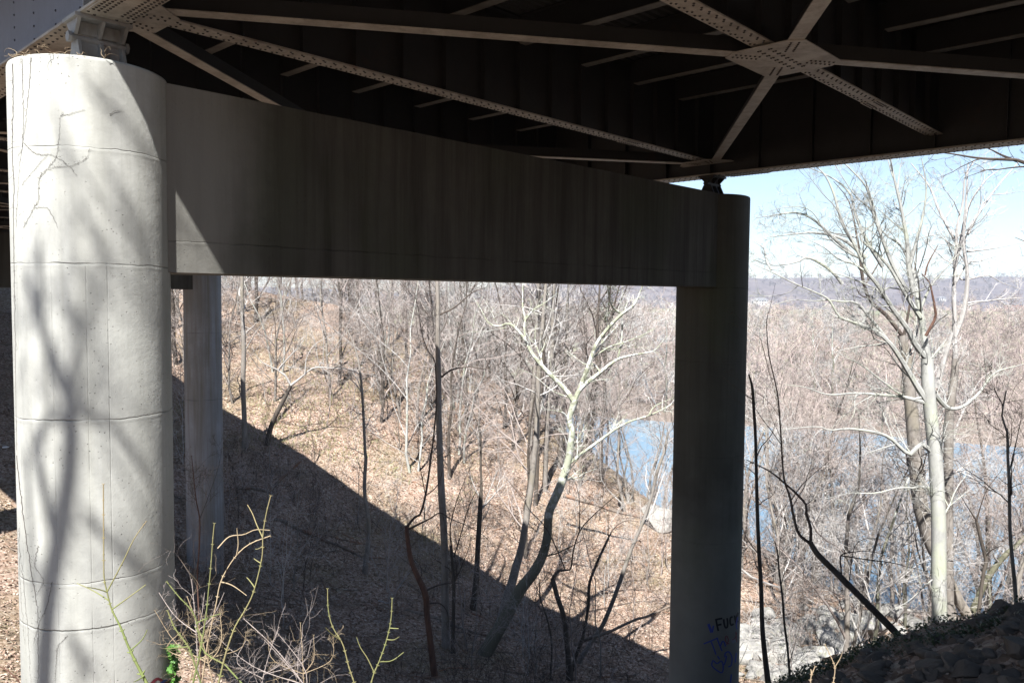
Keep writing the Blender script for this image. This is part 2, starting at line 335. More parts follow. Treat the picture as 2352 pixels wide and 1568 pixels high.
def H(x, y, rough=True):
    x = np.atleast_1d(np.asarray(x, float)); y = np.atleast_1d(np.asarray(y, float))
    out = np.zeros(len(x)); P = CP[:, :2]
    for i in range(0, len(x), 20000):
        q = np.stack([x[i:i+20000], y[i:i+20000]], 1)
        d = np.linalg.norm(q[:, None]-P[None], axis=2); K = np.where(d > 0, d*d*np.log(d+1e-12), 0)
        out[i:i+20000] = K@TW[:-3]+TW[-3]+q@TW[-2:]
    # far side: river channel, flood plain, fields, hills
    r = np.hypot(x-10, y-45)
    shore = 170-.33*np.clip(x, 0, 110)+3*np.sin(x*.05)+2*np.sin(x*.13)
    flood = -28+5.2*sstep(shore-6, shore+8, y)+2*sstep(900, 2000, y)+.5*np.sin(x*.02)*np.sin(y*.017)
    hill = (30+96*sstep(-700, 1000, x)+8*np.sin(x*.0021+1)+6*np.sin(x*.0041)+5*np.sin(x*.009+2)+2*np.sin(x*.023)+40*sstep(-600, -1800, x))*sstep(2150, 3300, y)+25*sstep(3300, 5500, y)
    far = np.where(y > 60, flood+hill, -24+(60-y)*.12+18*sstep(20, -40, y)*0)
    far = np.where((y < 90) & (x < 0), 2+.0*x, far)
    far = np.where((x < 0), far*(1-sstep(150, 60, y))+5*sstep(150, 60, y), far)
    out = np.clip(out, -29, 14)
    w = sstep(85, 125, r)
    out = out*(1-w)+far*w
    if rough:
        a = .16*np.sin(x*1.3+y*.7)*np.sin(y*1.1-x*.4)+.10*np.sin(x*2.9+1.3*np.sin(y*1.7))*np.sin(y*3.1+x)+.05*np.sin(x*6.1+y*2)*np.sin(y*5.3)+.35*np.sin(x*.31+y*.23+1)*np.sin(y*.27)
        out = out+a*np.clip(r/20, .3, 1)*.6
    return out
def h1(x, y): return float(H([x], [y])[0])
th = np.unique(np.concatenate([np.radians(np.arange(-38, 38.01, .22)), np.radians(np.arange(38, 322.1, 4))]))
rr = np.concatenate([[.01], 1.5*np.exp(np.linspace(0, math.log(9000/1.5), 360))])
TH, RR = np.meshgrid(th, rr); gx = RR*np.sin(TH); gy = RR*np.cos(TH)
gz = H(gx.ravel(), gy.ravel())
nr, na = TH.shape; idx = np.arange(nr*na).reshape(nr, na)
a_ = idx; b_ = np.roll(idx, -1, 1)
q = np.stack([a_[:-1], a_[1:], b_[1:], b_[:-1]], -1).reshape(-1, 4)
g = MB(); g.add(np.stack([gx.ravel(), gy.ravel(), gz], 1), q)
go = build('ground', g, M['ground'], smooth=True); tag(go, 'leaf littered ground of the wooded ravine and far valley', None, None, 'structure')
g = MB(); WZ = -25.0
g.add([(-150, 60, WZ), (1500, 40, WZ), (1500, 230, WZ), (-150, 230, WZ)], [(0, 1, 2, 3)])
tag(build('river', g, M['water']), 'blue river seen through the bare trees', None, None, 'structure')

# ------------------------------------------------------------------ bridge
XG, XG2, YP, PN, ZG, ZF, ZS, ZD = 3.84, 19.30, 10.825, 5.479, 3.32, 3.66, 4.95, 5.5
YA, YB = -26., 112.
def zgx(X): return .12*(XG2-X)/(XG2-XG)
bridge = empty('steel_bridge', BW([11.5, YP, 5.8]), 'riveted steel girder bridge crossing overhead on two concrete piers', 'bridge')
ylast = YP+PN*13
FBY = [YP+PN*k for k in range(-6, 14)]
for X, out in ((XG, -1), (XG2, 1)):
    zg = ZG+zgx(X)
    g = MB(); g.box((X-.012, YA, zg+.03), (X+.012, YB, ZD))
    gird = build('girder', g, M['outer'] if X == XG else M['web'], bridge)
    g = MB()
    g.box((X-.29, YA, zg), (X+.29, YB, zg+.032))
    g.box((X-.2, YA, zg+.034), (X-.013, YB, zg+.055)); g.box((X+.013, YA, zg+.034), (X+.2, YB, zg+.055))
    ys = np.arange(YA+.1, min(YB, 70), .17); C = []
    for o, ph in ((-.23, 0), (-.13, .085), (.13, .085), (.23, 0)):
        C.append(np.stack([np.full(len(ys), X+o), ys+ph, np.full(len(ys), zg)], 1))
    # splice-plate clusters
    for yc in np.arange(YA+3, 60, PN*1.5):
        g.box((X-.27, yc-.55, zg-.018), (X+.27, yc+.55, zg-.002))
        yy = np.arange(yc-.5, yc+.51, .085)
        for o in (-.23, -.17, -.1, .1, .17, .23): C.append(np.stack([np.full(len(yy), X+o), yy, np.full(len(yy), zg-.017)], 1))
    g.rivets(BW(np.vstack(C)), (0, 0, -1), .021)
    build('bottom_flange', g, [M['flange'], M['rivet']], gird)
    g = MB(); g.box((X-.28, YA, ZD-.03), (X+.28, YB, ZD-.002)); build('top_flange', g, M['web'], gird)
    if X == XG:
        g = MB(); C = []
        zz = np.arange(zg+.12, ZD-.05, .19)
        for y in np.arange(YP-PN*3, YP+60, PN/5.8):
            if abs(y-YP) < .5: continue
            C.append(np.stack([np.full(len(zz), X-.012), np.full(len(zz), y), zz], 1))
        yy = np.arange(YA+.1, 70, .15)
        for z_ in (zg+.10,): C.append(np.stack([np.full(len(yy), X-.012), yy, np.full(len(yy), z_)], 1))
        g.rivets(BW(np.vstack(C)), -EX, .02, 0)
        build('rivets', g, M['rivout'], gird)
    for y in np.arange(YP-PN*6, YP+PN*9, PN/4):
        near = abs((y-YP)/PN-round((y-YP)/PN)) < .01
        g = MB()
        side = -out if not near else 0
        if side: g.box((X+side*.013, y-.01, zg+.04), (X+side*.16, y+.01, ZD-.032)); g.box((X+side*.013, y+.011, zg+.04), (X+side*.03, y+.09, ZD-.032))
        else:
            g.box((X-.17, y-.012, zg+.04), (X-.0125, y+.012, ZD-.032)); g.box((X+.0125, y-.012, zg+.04), (X+.17, y+.012, ZD-.032))
            g.box((X-.0155, y+.013, zg+.04), (X-.013, y+.1, ZD-.032))
        build('stiffener', g, M['bearing'] if (X == XG and abs(y-YP) < .1) else M['web'], gird)
XS = [XG+(XG2-XG)/8*k for k in range(1, 8)]
for y in FBY:
    big = y < 62
    g = MB(); g.box((XG+.02, y-.009, ZF+.04), (XG2-.02, y+.009, ZD-.05)); fb = build('floor_beam', g, M['web'], bridge)
    g = MB(); zt = ZF+zgx(XG)*0
    g.box((XG+.3, y-.155, ZF), (XG2-.3, y+.155, ZF+.022))
    g.box((XG+.03, y-.13, ZF+.024), (XG2-.03, y-.0095, ZF+.04)); g.box((XG+.03, y+.0095, ZF+.024), (XG2-.03, y+.13, ZF+.04))
    if big:
        xs = np.arange(XG+.4, XG2-.4, .19); C = []
        for o, ph in ((-.105, 0), (-.065, .055), (.065, .055), (.105, 0)):
            C.append(np.stack([xs+ph, np.full(len(xs), y+o), np.full(len(xs), ZF)], 1))
        for xc in (XG+11.6,):
            g.box((xc-.28, y-.165, ZF-.012), (xc+.28, y+.165, ZF-.002)); xx = np.arange(xc-.22, xc+.23, .075)
            for o in (-.12, -.06, .06, .12): C.append(np.stack([xx, np.full(len(xx), y+o), np.full(len(xx), ZF-.011)], 1))
        g.rivets(BW(np.vstack(C)), (0, 0, -1), .020)
    build('bottom_flange', g, [M['flange'], M['rivet']], fb)
    for i, x in enumerate(np.arange(XG+(XG2-XG)/16, XG2-.5, (XG2-XG)/16)):
        g = MB(); g.box((x-.01, y-.11, ZF+.042), (x+.01, y-.0095, ZD-.06)); g.box((x+.011, y-.022, ZF+.042), (x+.09, y-.0095, ZD-.06))
        build('stiffener', g, M['web'], fb)
    g = MB(); g.box((XG+.03, y-.15, ZD-.05), (XG2-.03, y+.15, ZD-.035)); build('top_flange', g, M['web'], fb)
for k, y in enumerate(FBY[:-1]):
    for x in XS:
        g = MB(); y0, y1 = y+.16, y+PN-.16
        g.box((x-.01, y0-.14, ZS+.018), (x+.01, y1+.14, ZD-.02), 1)
        g.box((x-.10, y0, ZS), (x+.10, y1, ZS+.016), 0)
        g.box((x-.10, y0, ZD-.034), (x+.10, y1, ZD-.02), 1)
        build('stringer', g, [M['strfl'], M['web']], bridge)
# corrugated deck pan and slab
g = MB(); ys = []; zs = []
y = YA
while y < 75:
    for dy, dz in ((0, 0), (.07, 0), (.10, .05), (.17, .05)): ys.append(y+dy); zs.append(ZD-.015+dz)
    y += .2
ys += [YB]; zs += [ZD]
V = np.array([(x, yy, z_) for yy, z_ in zip(ys, zs) for x in (XG+.28, XG2-.28)])
g.add(BW(V), [(2*i, 2*i+1, 2*i+3, 2*i+2) for i in range(len(ys)-1)])
build('deck_pan', g, M['deck'], bridge)
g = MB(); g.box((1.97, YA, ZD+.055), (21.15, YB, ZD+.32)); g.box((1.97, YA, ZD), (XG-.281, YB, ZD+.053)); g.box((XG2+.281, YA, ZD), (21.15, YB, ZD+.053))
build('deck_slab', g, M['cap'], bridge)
for x0 in (1.97, 20.85):
    g = MB(); g.box((x0, YA, ZD+.322), (x0+.30, YB, ZD+1.22)); build('parapet', g, M['col'], bridge)
# lateral X bracing with its gusset plates
def brace(a, b, z):
    a = np.array(a, float); b = np.array(b, float); d = (b-a)/np.linalg.norm(b-a); n = np.array([-d[1], d[0]])
    g = MB()
    def bar(w0, w1, z0, z1, mi): g.prism([a+n*w0, b+n*w0, b+n*w1, a+n*w1], z0, z1, mi, BW)
    bar(-.11, .11, z, z+.016, 0); bar(-.009, .009, z+.017, z+.26, 1)
    build('lateral_brace', g, [M['flange'], M['web']], bridge)
XM = (XG+XG2)/2
zb = ZF-.034
ks = [k for k in range(-5, 9, 2)]
for k in ks:
    ym = YP+k*PN
    if ym > 62: continue
    ctr = np.array([XM, ym])
    corners = [(XG, ym+PN), (XG2, ym+PN), (XG2, ym-PN), (XG, ym-PN)]
    for (x, yy) in corners:
        c = np.array([x, yy]); d = (c-ctr)/np.linalg.norm(c-ctr)
        brace(ctr+d*.4, c-d*.5, zb)
    g = MB(); w, l = .62, .95
    d1 = np.array([XG2-XM, PN]); d1 /= np.linalg.norm(d1); d2 = np.array([XG2-XM, -PN]); d2 /= np.linalg.norm(d2)
    n1 = np.array([-d1[1], d1[0]]); n2 = np.array([-d2[1], d2[0]])
    L = .88
    poly = [ctr+d1*L-n1*.13, ctr+d1*L+n1*.13, ctr+np.array([.1, .26]), ctr+np.array([-.1, .26]), ctr-d2*L+n2*.13, ctr-d2*L-n2*.13, ctr-d1*L+n1*.13, ctr-d1*L-n1*.13, ctr+np.array([-.1, -.26]), ctr+np.array([.1, -.26]), ctr+d2*L+n2*.13*-1, ctr+d2*L+n2*.13]
    # convex outline of the four arms
    pts = sorted([tuple(p) for p in poly])
    def cross(o, a, b): return (a[0]-o[0])*(b[1]-o[1])-(a[1]-o[1])*(b[0]-o[0])
    lo = []
    for p in pts:
        while len(lo) >= 2 and cross(lo[-2], lo[-1], p) <= 0: lo.pop()
        lo.append(p)
    hi = []
    for p in reversed(pts):
        while len(hi) >= 2 and cross(hi[-2], hi[-1], p) <= 0: hi.pop()
        hi.append(p)
    g.prism(lo[:-1]+hi[:-1], zb-.016, zb-.002, 0, BW)
    C = []
    for d in (d1, -d1, d2, -d2):
        n = np.array([-d[1], d[0]])
        for t in np.arange(.42, .84, .075):
            for o in (-.055, .055): p = ctr+d*t+n*o; C.append((p[0], p[1], zb-.016))
    for t in np.arange(-.62, .63, .14):
        for o in (-.1, -.065, .065, .1): C.append((XM+t, ym+o, zb-.016))
    g.rivets(BW(np.array(C)), (0, 0, -1), .020)
    build('gusset_plate', g, [M['flange'], M['rivet']], bridge)
    for (x, yy) in corners[:2]:
        if yy > 62: continue
        s = 1 if x == XG else -1
        g = MB(); g.prism([(x+s*.24, yy-.75), (x+s*.42, yy-.75), (x+s*.88, yy-.38), (x+s*.88, yy+.38), (x+s*.42, yy+.75), (x+s*.24, yy+.75)][::s], zb-.018, zb-.004, 0, BW)
        C = [(x+s*(.42+.085*i), yy+q*(.22+.03*i), zb-.018) for i in range(5) for q in (-1, -.6, .6, 1)]
        g.rivets(BW(np.array(C)), (0, 0, -1), .02)
        build('gusset_plate', g, [M['flange'], M['rivet']], bridge)

# piers
def column_mb(X, Y, R, z0, z1, seg=72):
    g = MB(); an = np.arange(seg)*2*math.pi/seg
    prof = [(R*1.0, z0), (R, z0*.66+z1*.34), (R, z1-.05), (R-.012, z1-.014), (R-.04, z1), (.001, z1)]
    V = np.array([(X+r*math.cos(a), Y+r*math.sin(a), z) for r, z in prof for a in an])
    i = np.arange(seg); j = (i+1) % seg
    Fc = np.vstack([np.stack([k*seg+i, k*seg+j, (k+1)*seg+j, (k+1)*seg+i], 1) for k in range(len(prof)-1)])
    g.add(BW(V), Fc); return g
PX1, PX2 = 3.736, 19.40
def cap_mb(Y, top, bot):
    g = MB()
    wl, wr = .55, .55
    x0, x1 = PX1+.1, PX2-.1
    g.prism([(x0, Y-wl), (x1, Y-wr), (x1, Y+wl), (x0, Y+wl)], [bot-.03]*1+[bot+.03]*2+[bot-.03], [top-.03]+[top+.03]*2+[top-.03], 0, BW)
    return g
def pier(Y, label, mats, r1, r2, base1, base2):
    p = empty('concrete_pier', BW([(PX1+PX2)/2, Y, base1]), label, 'bridge pier', 'concrete piers of the bridge')
    a = build('column', column_mb(PX1, Y, r1, base1, 2.77), mats[0], p, smooth=True)
    b = build('column', column_mb(PX2, Y, r2, base2, 2.76), mats[1], p, smooth=True)
    for o in (a, b):
        for pl in o.data.polygons: pl.use_smooth = abs(pl.normal.z) < .6
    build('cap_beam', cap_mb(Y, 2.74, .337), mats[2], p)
    return p, a, b
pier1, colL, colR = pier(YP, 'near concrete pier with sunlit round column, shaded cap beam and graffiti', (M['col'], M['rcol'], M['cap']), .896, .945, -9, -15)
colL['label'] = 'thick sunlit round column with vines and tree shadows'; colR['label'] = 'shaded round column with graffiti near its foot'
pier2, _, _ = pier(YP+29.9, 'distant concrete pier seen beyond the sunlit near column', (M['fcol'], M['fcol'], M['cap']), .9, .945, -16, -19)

# bearings
def bearing(X, z0, z1, label, mt):
    b = empty('bridge_bearing', BW([X, YP, z0]), label, 'bearing', 'bearings between pier and girders')
    h = z1-z0; zp = z0+h*.62
    g = MB(); g.box((X-.36, YP-.25, z0), (X+.36, YP+.25, z0+.035)); build('base_plate', g, mt, b)
    g = MB(); g.box((X-.28, YP-.025, z0+.036), (X+.28, YP+.025, zp-.04))
    for o in (-.28, 0, .28):
        for s in (-1, 1):
            pr = [(0, 0), (.21, 0), (.08, zp-.04-z0-.036), (0, zp-.04-z0-.036)]
            n = 4; V = []
            for xo in (-.018, .018): V += [(X+o*.93+xo, YP+s*(.026+a), z0+.036+c) for a, c in pr]
            g.add(BW(np.array(V)), [(0, 1, 2, 3), (7, 6, 5, 4), (0, 4, 5, 1), (1, 5, 6, 2), (2, 6, 7, 3), (3, 7, 4, 0)])
    build('bottom_shoe', g, mt, b)
    g = MB(); g.tubes(BW(np.array([(X-.33, YP, zp), (X+.33, YP, zp)])), np.array([.045, .045]), 12, 0, True)
    for e in (-.35, .33): g.tubes(BW(np.array([(X+e-.01, YP, zp), (X+e+.03, YP, zp)])), np.array([.07, .07]), 6, 0, True)
    build('pin', g, mt, b)
    g = MB(); g.box((X-.34, YP-.23, z1-.045), (X+.34, YP+.23, z1-.003))
    for o in (-.28, 0, .28):
        V = []
        for xo in (-.02, .02): V += [(X+o+xo, YP+a, c) for a, c in ((-.21, z1-.046), (-.06, zp+.03), (.06, zp+.03), (.21, z1-.046))]
        g.add(BW(np.array(V)), [(0, 1, 2, 3), (7, 6, 5, 4), (0, 4, 5, 1), (1, 5, 6, 2), (2, 6, 7, 3), (3, 7, 4, 0)])
    g.box((X-.27, YP-.02, zp+.056), (X+.27, YP+.02, z1-.047))
    build('top_shoe', g, mt, b)
bearing(XG, 2.771, ZG+.12, 'pinned steel bearing standing on the sunlit near column', M['bearing'])
bearing(XG2, 2.761, ZG, 'dark steel bearing on the shaded right column against the sky', M['web'])

# graffiti strokes wrapped on the right column
def oncol(px, py, c, R, off):
    r = ray(px, py); d = r[:2]; A = d@d; Bq = -2*d@c; Cq = c@c-(R+off)**2; D = max(Bq*Bq-4*A*Cq, 0)
    return r*((-Bq-math.sqrt(D))/(2*A))
def resample(pts, n):
    pts = np.asarray(pts, float)
    if len(pts) == 2: return pts[0]+(pts[1]-pts[0])*np.linspace(0, 1, n)[:, None]
    e = np.vstack([2*pts[0]-pts[1], pts, 2*pts[-1]-pts[-2]])
    L = np.concatenate([[0], np.cumsum(np.linalg.norm(np.diff(pts[:, :3], axis=0), axis=1)+1e-9)])
    t = np.linspace(0, L[-1], n); k = np.clip(np.searchsorted(L, t, 'right')-1, 0, len(pts)-2); u = ((t-L[k])/(L[k+1]-L[k]))[:, None]
    p0, p1, p2, p3 = e[k], e[k+1], e[k+2], e[k+3]
    return .5*((2*p1)+(-p0+p2)*u+(2*p0-5*p1+4*p2-p3)*u**2+(-p0+3*p1-3*p2+p3)*u**3)
def paint(mb, pts, w, c, R, n=16, curved=True):
    # pts in zoom px of region (1780,1600) x7
    P = [((1780+x/7)*.8596491, (1600+y/7)*.8596491) for x, y in pts]
    P = np.array(P) if not curved else np.array(P)
    Q = resample(np.hstack([P, np.zeros((len(P), 1))]), n)[:, :2] if curved else np.vstack([P[i]+(P[i+1]-P[i])*t for i in range(len(P)-1) for t in np.linspace(0, 1, 6, endpoint=(i == len(P)-2))])
    d = np.gradient(Q, axis=0); d /= np.linalg.norm(d, axis=1, keepdims=True)+1e-9; nn = np.stack([-d[:, 1], d[:, 0]], 1)*(w/7*.86/2)
    A = np.array([oncol(*q, c, R, .004) for q in Q+nn]); Bb = np.array([oncol(*q, c, R, .004) for q in Q-nn])
    k = len(Q); i = np.arange(k-1)
    mb.add(np.vstack([A, Bb]), np.stack([i, i+1, k+i+1, k+i], 1))
cR = RC[:2]
g = MB()
for s in ([(930, 370), (950, 480), (975, 590)], [(915, 385), (990, 365), (1050, 355)], [(955, 485), (1035, 465)],
          [(1075, 370), (1085, 460), (1110, 530), (1140, 520), (1150, 440), (1140, 350)],
          [(1245, 325), (1205, 345), (1195, 420), (1215, 480), (1262, 460)],
          [(1275, 300), (1290, 380), (1310, 450)], [(1350, 250), (1300, 360)], [(1298, 365), (1345, 425)]): paint(g, s, 34, cR, .945, curved=len(s) > 3)
build('graffiti', g, M['gblack'], colR)['label'] = 'black painted word'
g = MB()
for s in ([(700, 830), (830, 780), (970, 720)], [(840, 790), (885, 900), (930, 1030)],
          [(955, 735), (1000, 860), (1045, 965)], [(1010, 880), (1050, 790), (1085, 800), (1110, 880)],
          [(870, 1160), (850, 1220), (900, 1290), (1040, 1370), (1065, 1240), (1030, 1150), (950, 1200), (880, 1140), (860, 1170)], [(960, 1060), (1000, 1120)],
          [(1095, 1080), (1110, 1000), (1180, 985), (1230, 1090), (1215, 1230), (1160, 1260)], [(1130, 1050), (1110, 1150), (1080, 1230)],
          [(1340, 330), (1310, 480), (1330, 560)], [(1310, 1000), (1290, 1180)]): paint(g, s, 24, cR, .947, 26)
build('graffiti', g, M['gblue'], colR)['label'] = 'blue painted letters'
g = MB(); paint(g, [(790, 460), (850, 620)], 50, cR, .946); paint(g, [(885, 490), (860, 620)], 30, cR, .947); build('graffiti', g, M['gblue'], colR)['label'] = 'blue spray patch left of the black word'
g = MB(); paint(g, [(1200, 1568), (1220, 1400)], 26, cR, .947); build('graffiti', g, M['gblue'], colR)['label'] = 'blue stroke near the column foot'
g = MB()
for s in ([(1130, 850), (1165, 760), (1130, 680), (1105, 720), (1120, 800), (1180, 830)], [(1320, 620), (1290, 720), (1230, 760)], [(1300, 600), (1320, 800)]): paint(g, s, 14, cR, .948)
build('graffiti', g, M['gred'], colR)['label'] = 'red painted scribble'
g = MB(); paint(g, [(1225, 790), (1290, 760)], 80, cR, .946, 6); build('graffiti', g, M['gpale'], colR)['label'] = 'pale blue paint patch'
g = MB()
cL = LC[:2]
def paintL(mb, P, w):
    Q = resample(np.hstack([np.array(P, float), np.zeros((len(P), 1))]), 14)[:, :2]; d = np.gradient(Q, axis=0); d /= np.linalg.norm(d, axis=1, keepdims=True); nn = np.stack([-d[:, 1], d[:, 0]], 1)*w/2
    A = np.array([oncol(*q, cL, .896, .005) for q in Q+nn]); Bb = np.array([oncol(*q, cL, .896, .005) for q in Q-nn]); k = len(Q); i = np.arange(k-1)
    mb.add(np.vstack([A, Bb]), np.stack([i, i+1, k+i+1, k+i], 1))
paintL(g, [(345, 1572), (362, 1558), (380, 1566), (398, 1556)], 7); build('graffiti', g, M['gred'], colL)['label'] = 'red paint at the column foot'
g = MB(); paintL(g, [(366, 1572), (384, 1560), (392, 1572)], 6); build('graffiti', g, M['gblue'], colL)['label'] = 'blue paint at the column foot'

# ------------------------------------------------------------------ trees
def jit(P, amt, rng):
    P = P.copy(); n = len(P); L = np.linalg.norm(P[-1]-P[0])
    P[1:-1] += rng.normal(0, amt*L/n, (n-2, 3)); return P
def grow(rng, P, Rd, nc, ang=(35, 60), lf=(.35, .6), n=6, t0=.25, gnarl=.25, up=.25, rf=(.4, .65), rmin=.004, taper=.25):
    """children of every parent polyline: P (B,m,3), Rd (B,m)"""
    B, m, _ = P.shape
    t = np.sort(rng.uniform(t0, .98, (B, nc)), axis=1); k = np.minimum((t*(m-1)).astype(int), m-2); u = t*(m-1)-k
    bi = np.arange(B)[:, None]
    s = P[bi, k]*(1-u)[..., None]+P[bi, k+1]*u[..., None]; r0 = Rd[bi, k]*(1-u)+Rd[bi, k+1]*u
    tg = P[bi, k+1]-P[bi, k]; tg /= np.linalg.norm(tg, axis=2, keepdims=True)+1e-9
    L = np.linalg.norm(np.diff(P, axis=1), axis=2).sum(1)[:, None]*rng.uniform(*lf, (B, nc))*(1.15-.6*t)
    rv = rng.normal(0, 1, (B, nc, 3)); rv -= (rv*tg).sum(2, keepdims=True)*tg; rv /= np.linalg.norm(rv, axis=2, keepdims=True)+1e-9
    a = np.radians(rng.uniform(*ang, (B, nc)))[..., None]
    d = tg*np.cos(a)+rv*np.sin(a)
    s = s.reshape(-1, 3); d = d.reshape(-1, 3); L = L.ravel(); r0 = r0.ravel()
    C = [s]; st = (L/(n-1))[:, None]
    for i in range(n-1):
        d = d+rng.normal(0, gnarl, d.shape)+np.array([0, 0, up/(n-1)]); d /= np.linalg.norm(d, axis=1, keepdims=True)
        C.append(C[-1]+d*st)
    Rn = np.maximum(np.minimum(r0*rng.uniform(*rf, len(r0)), L*.017), rmin)[:, None]*np.linspace(1, taper, n)[None]
    return np.stack(C, 1), np.maximum(Rn, rmin*.6)
def addlev(mb, lev, k, mi=0):
    mb.tubes(lev[0], lev[1], k, mi)
def proto_tree(rng, h=16, r=.2, lean=.1, nl=(14, 6, 6, 3), first=.35, ks=(8, 5, 4, 3, 3), rmin=.007, spread=(30, 55), multi=1, twn=4):
    tb, cb = MB(), MB(); trunks = []
    n = 12
    for q in range(multi):
        z = np.linspace(-.4, 1, n)*1.; z[0] = -.05
        a = rng.uniform(0, 6.28); ln = lean if multi == 1 else .22
        P = np.zeros((n, 3)); P[:, 2] = z*h*(1 if q == 0 else rng.uniform(.7, .95)); P[:, 0] = math.cos(a)*ln*h*z*np.abs(z); P[:, 1] = math.sin(a)*ln*h*z*np.abs(z)
        P[1:] += np.cumsum(rng.normal(0, .012*h, (n-1, 3))*[1, 1, 0], axis=0)
        R_ = r*np.interp(np.linspace(0, 1, n), [0, .06, .2, .7, 1], [1.5, 1.1, .95, .5, .12])*(1 if q == 0 else rng.uniform(.6, .85))
        trunks.append((P, R_)); tb.tubes(P, R_, ks[0])
    P = np.stack([t[0] for t in trunks]); R_ = np.stack([t[1] for t in trunks])
    l1 = grow(rng, P, R_, max(4, nl[0]//multi), spread, (.25, .5), 8, first, .14, .35, (.3, .6), rmin)
    l2 = grow(rng, *l1, nl[1], (30, 60), (.35, .65), 6, .2, .2, .2, (.4, .7), rmin)
    l3 = grow(rng, *l2, nl[2], (30, 65), (.4, .7), 5, .15, .22, .15, (.4, .7), rmin)
    for l, k in ((l1, ks[1]), (l2, ks[2]), (l3, ks[3])): addlev(cb, l, k)
    if nl[3]:
        l4 = grow(rng, *l3, nl[3], (25, 60), (.45, .8), twn, .15, .2, .1, (.5, .8), rmin); addlev(cb, l4, ks[4])
    return tb, cb

def photo_limb(v, pts, n=None):
    """pts: (x, y, width_px[, dv]) measured on the photo; v metres ahead -> 3D points and radii"""
    Q = np.array([[*at(p[0], p[1], v+(p[3] if len(p) > 3 else 0)), p[2]/2*(v+(p[3] if len(p) > 3 else 0))/F] for p in pts])
    n = n or max(5, len(pts)*3)
    R4 = resample(Q, n) if len(Q) > 2 else Q[0]+(Q[1]-Q[0])*np.linspace(0, 1, n)[:, None]
    return R4[:, :3], np.maximum(R4[:, 3], .004)
def za(ox, oy): return lambda L: [((ox*.8596491+p[0]/3), (oy*.8596491+p[1]/3), p[2]/3, *(p[3:])) for p in L]
ZR, ZRL, ZM, ZML, ZRT, ZLL, ZL = za(1824, 608), za(1824, 1216), za(912, 608), za(912, 1216), za(1824, 0), za(0, 1216), za(0, 608)

def hero(name, label, cat, v, trunk, limbs, mt, mc, base=None, sub=(6, 6, 4), seed=1, rmin=.006, up=.15, group=None, lf=(.3, .6), zshift=.6, ground=True, tw=None, ls=1.):
    """trunk and limbs traced; limb = list of points; random depth spread keeps it three-dimensional"""
    rng = np.random.default_rng(seed)
    P, R_ = photo_limb(v, trunk)
    if ground:
        x, y, z = P[0]; gz = h1(x, y)-.15
        if z > gz+.02:
            d = P[0]-P[1]; d /= np.linalg.norm(d); d[2] = -abs(d[2])-.5; d /= np.linalg.norm(d); ext = P[0]+d*(z-gz)/abs(d[2])
            ext[2] = min(gz, h1(ext[0], ext[1])-.15)
            P = np.vstack([ext, P]); R_ = np.concatenate([[R_[0]*1.35], R_])
    root = empty(name, P[0], label, cat, group)
    tb = MB(); tb.tubes(P, R_, 10); build('trunk', tb, mt, root, smooth=True)
    cb = MB(); levs = []
    for i, l in enumerate(limbs):
        p, r = photo_limb(v, l); n = len(p); r = r*np.linspace(.82, .5, n)*ls
        off = rng.normal(0, .35*v/20)*np.linspace(0, 1, n)**1.2   # depth wander along the ray, sized to stay on its course
        s = (v+off)/v if True else 1
        p = p*(((p[:, 1]+off)/p[:, 1])[:, None]); cb.tubes(p, r, 7)
        levs.append((p, r))
    # secondary growth
    allb = levs+[(P[len(P)//3:], R_[len(P)//3:])]
    l2P, l2R = [], []
    for p, r in allb:
        L = np.linalg.norm(np.diff(p, axis=0), axis=1).sum()
        nn = 8; q4 = resample(np.hstack([p, r[:, None]]), nn)
        l = grow(rng, q4[None, :, :3], q4[None, :, 3], max(3, int(sub[0]*L/ (v*.1))), (25, 65), lf if (L < 4 or lf[1] < .1) else (.16, .42), 7, .12, .16, up, (.3, .6), rmin)
        l2P.append(l[0]); l2R.append(l[1])
    l2 = (np.vstack(l2P), np.vstack(l2R)); addlev(cb, l2, 4)
    l3 = grow(rng, *l2, sub[1], (25, 60), (.35, .65), 5, .1, .2, up*.6, (.45, .75), rmin); addlev(cb, l3, 3)
    if sub[2]: l4 = grow(rng, *l3, sub[2], (25, 60), (.4, .75), 4, .1, .2, up*.4, (.5, .8), rmin); addlev(cb, l4, 3)
    build('crown', cb, tw or mc, root)
    return root

ZS = lambda L: [(1515.6+p[0]*.3557, 321.5+p[1]*.3557, p[2]) for p in L]
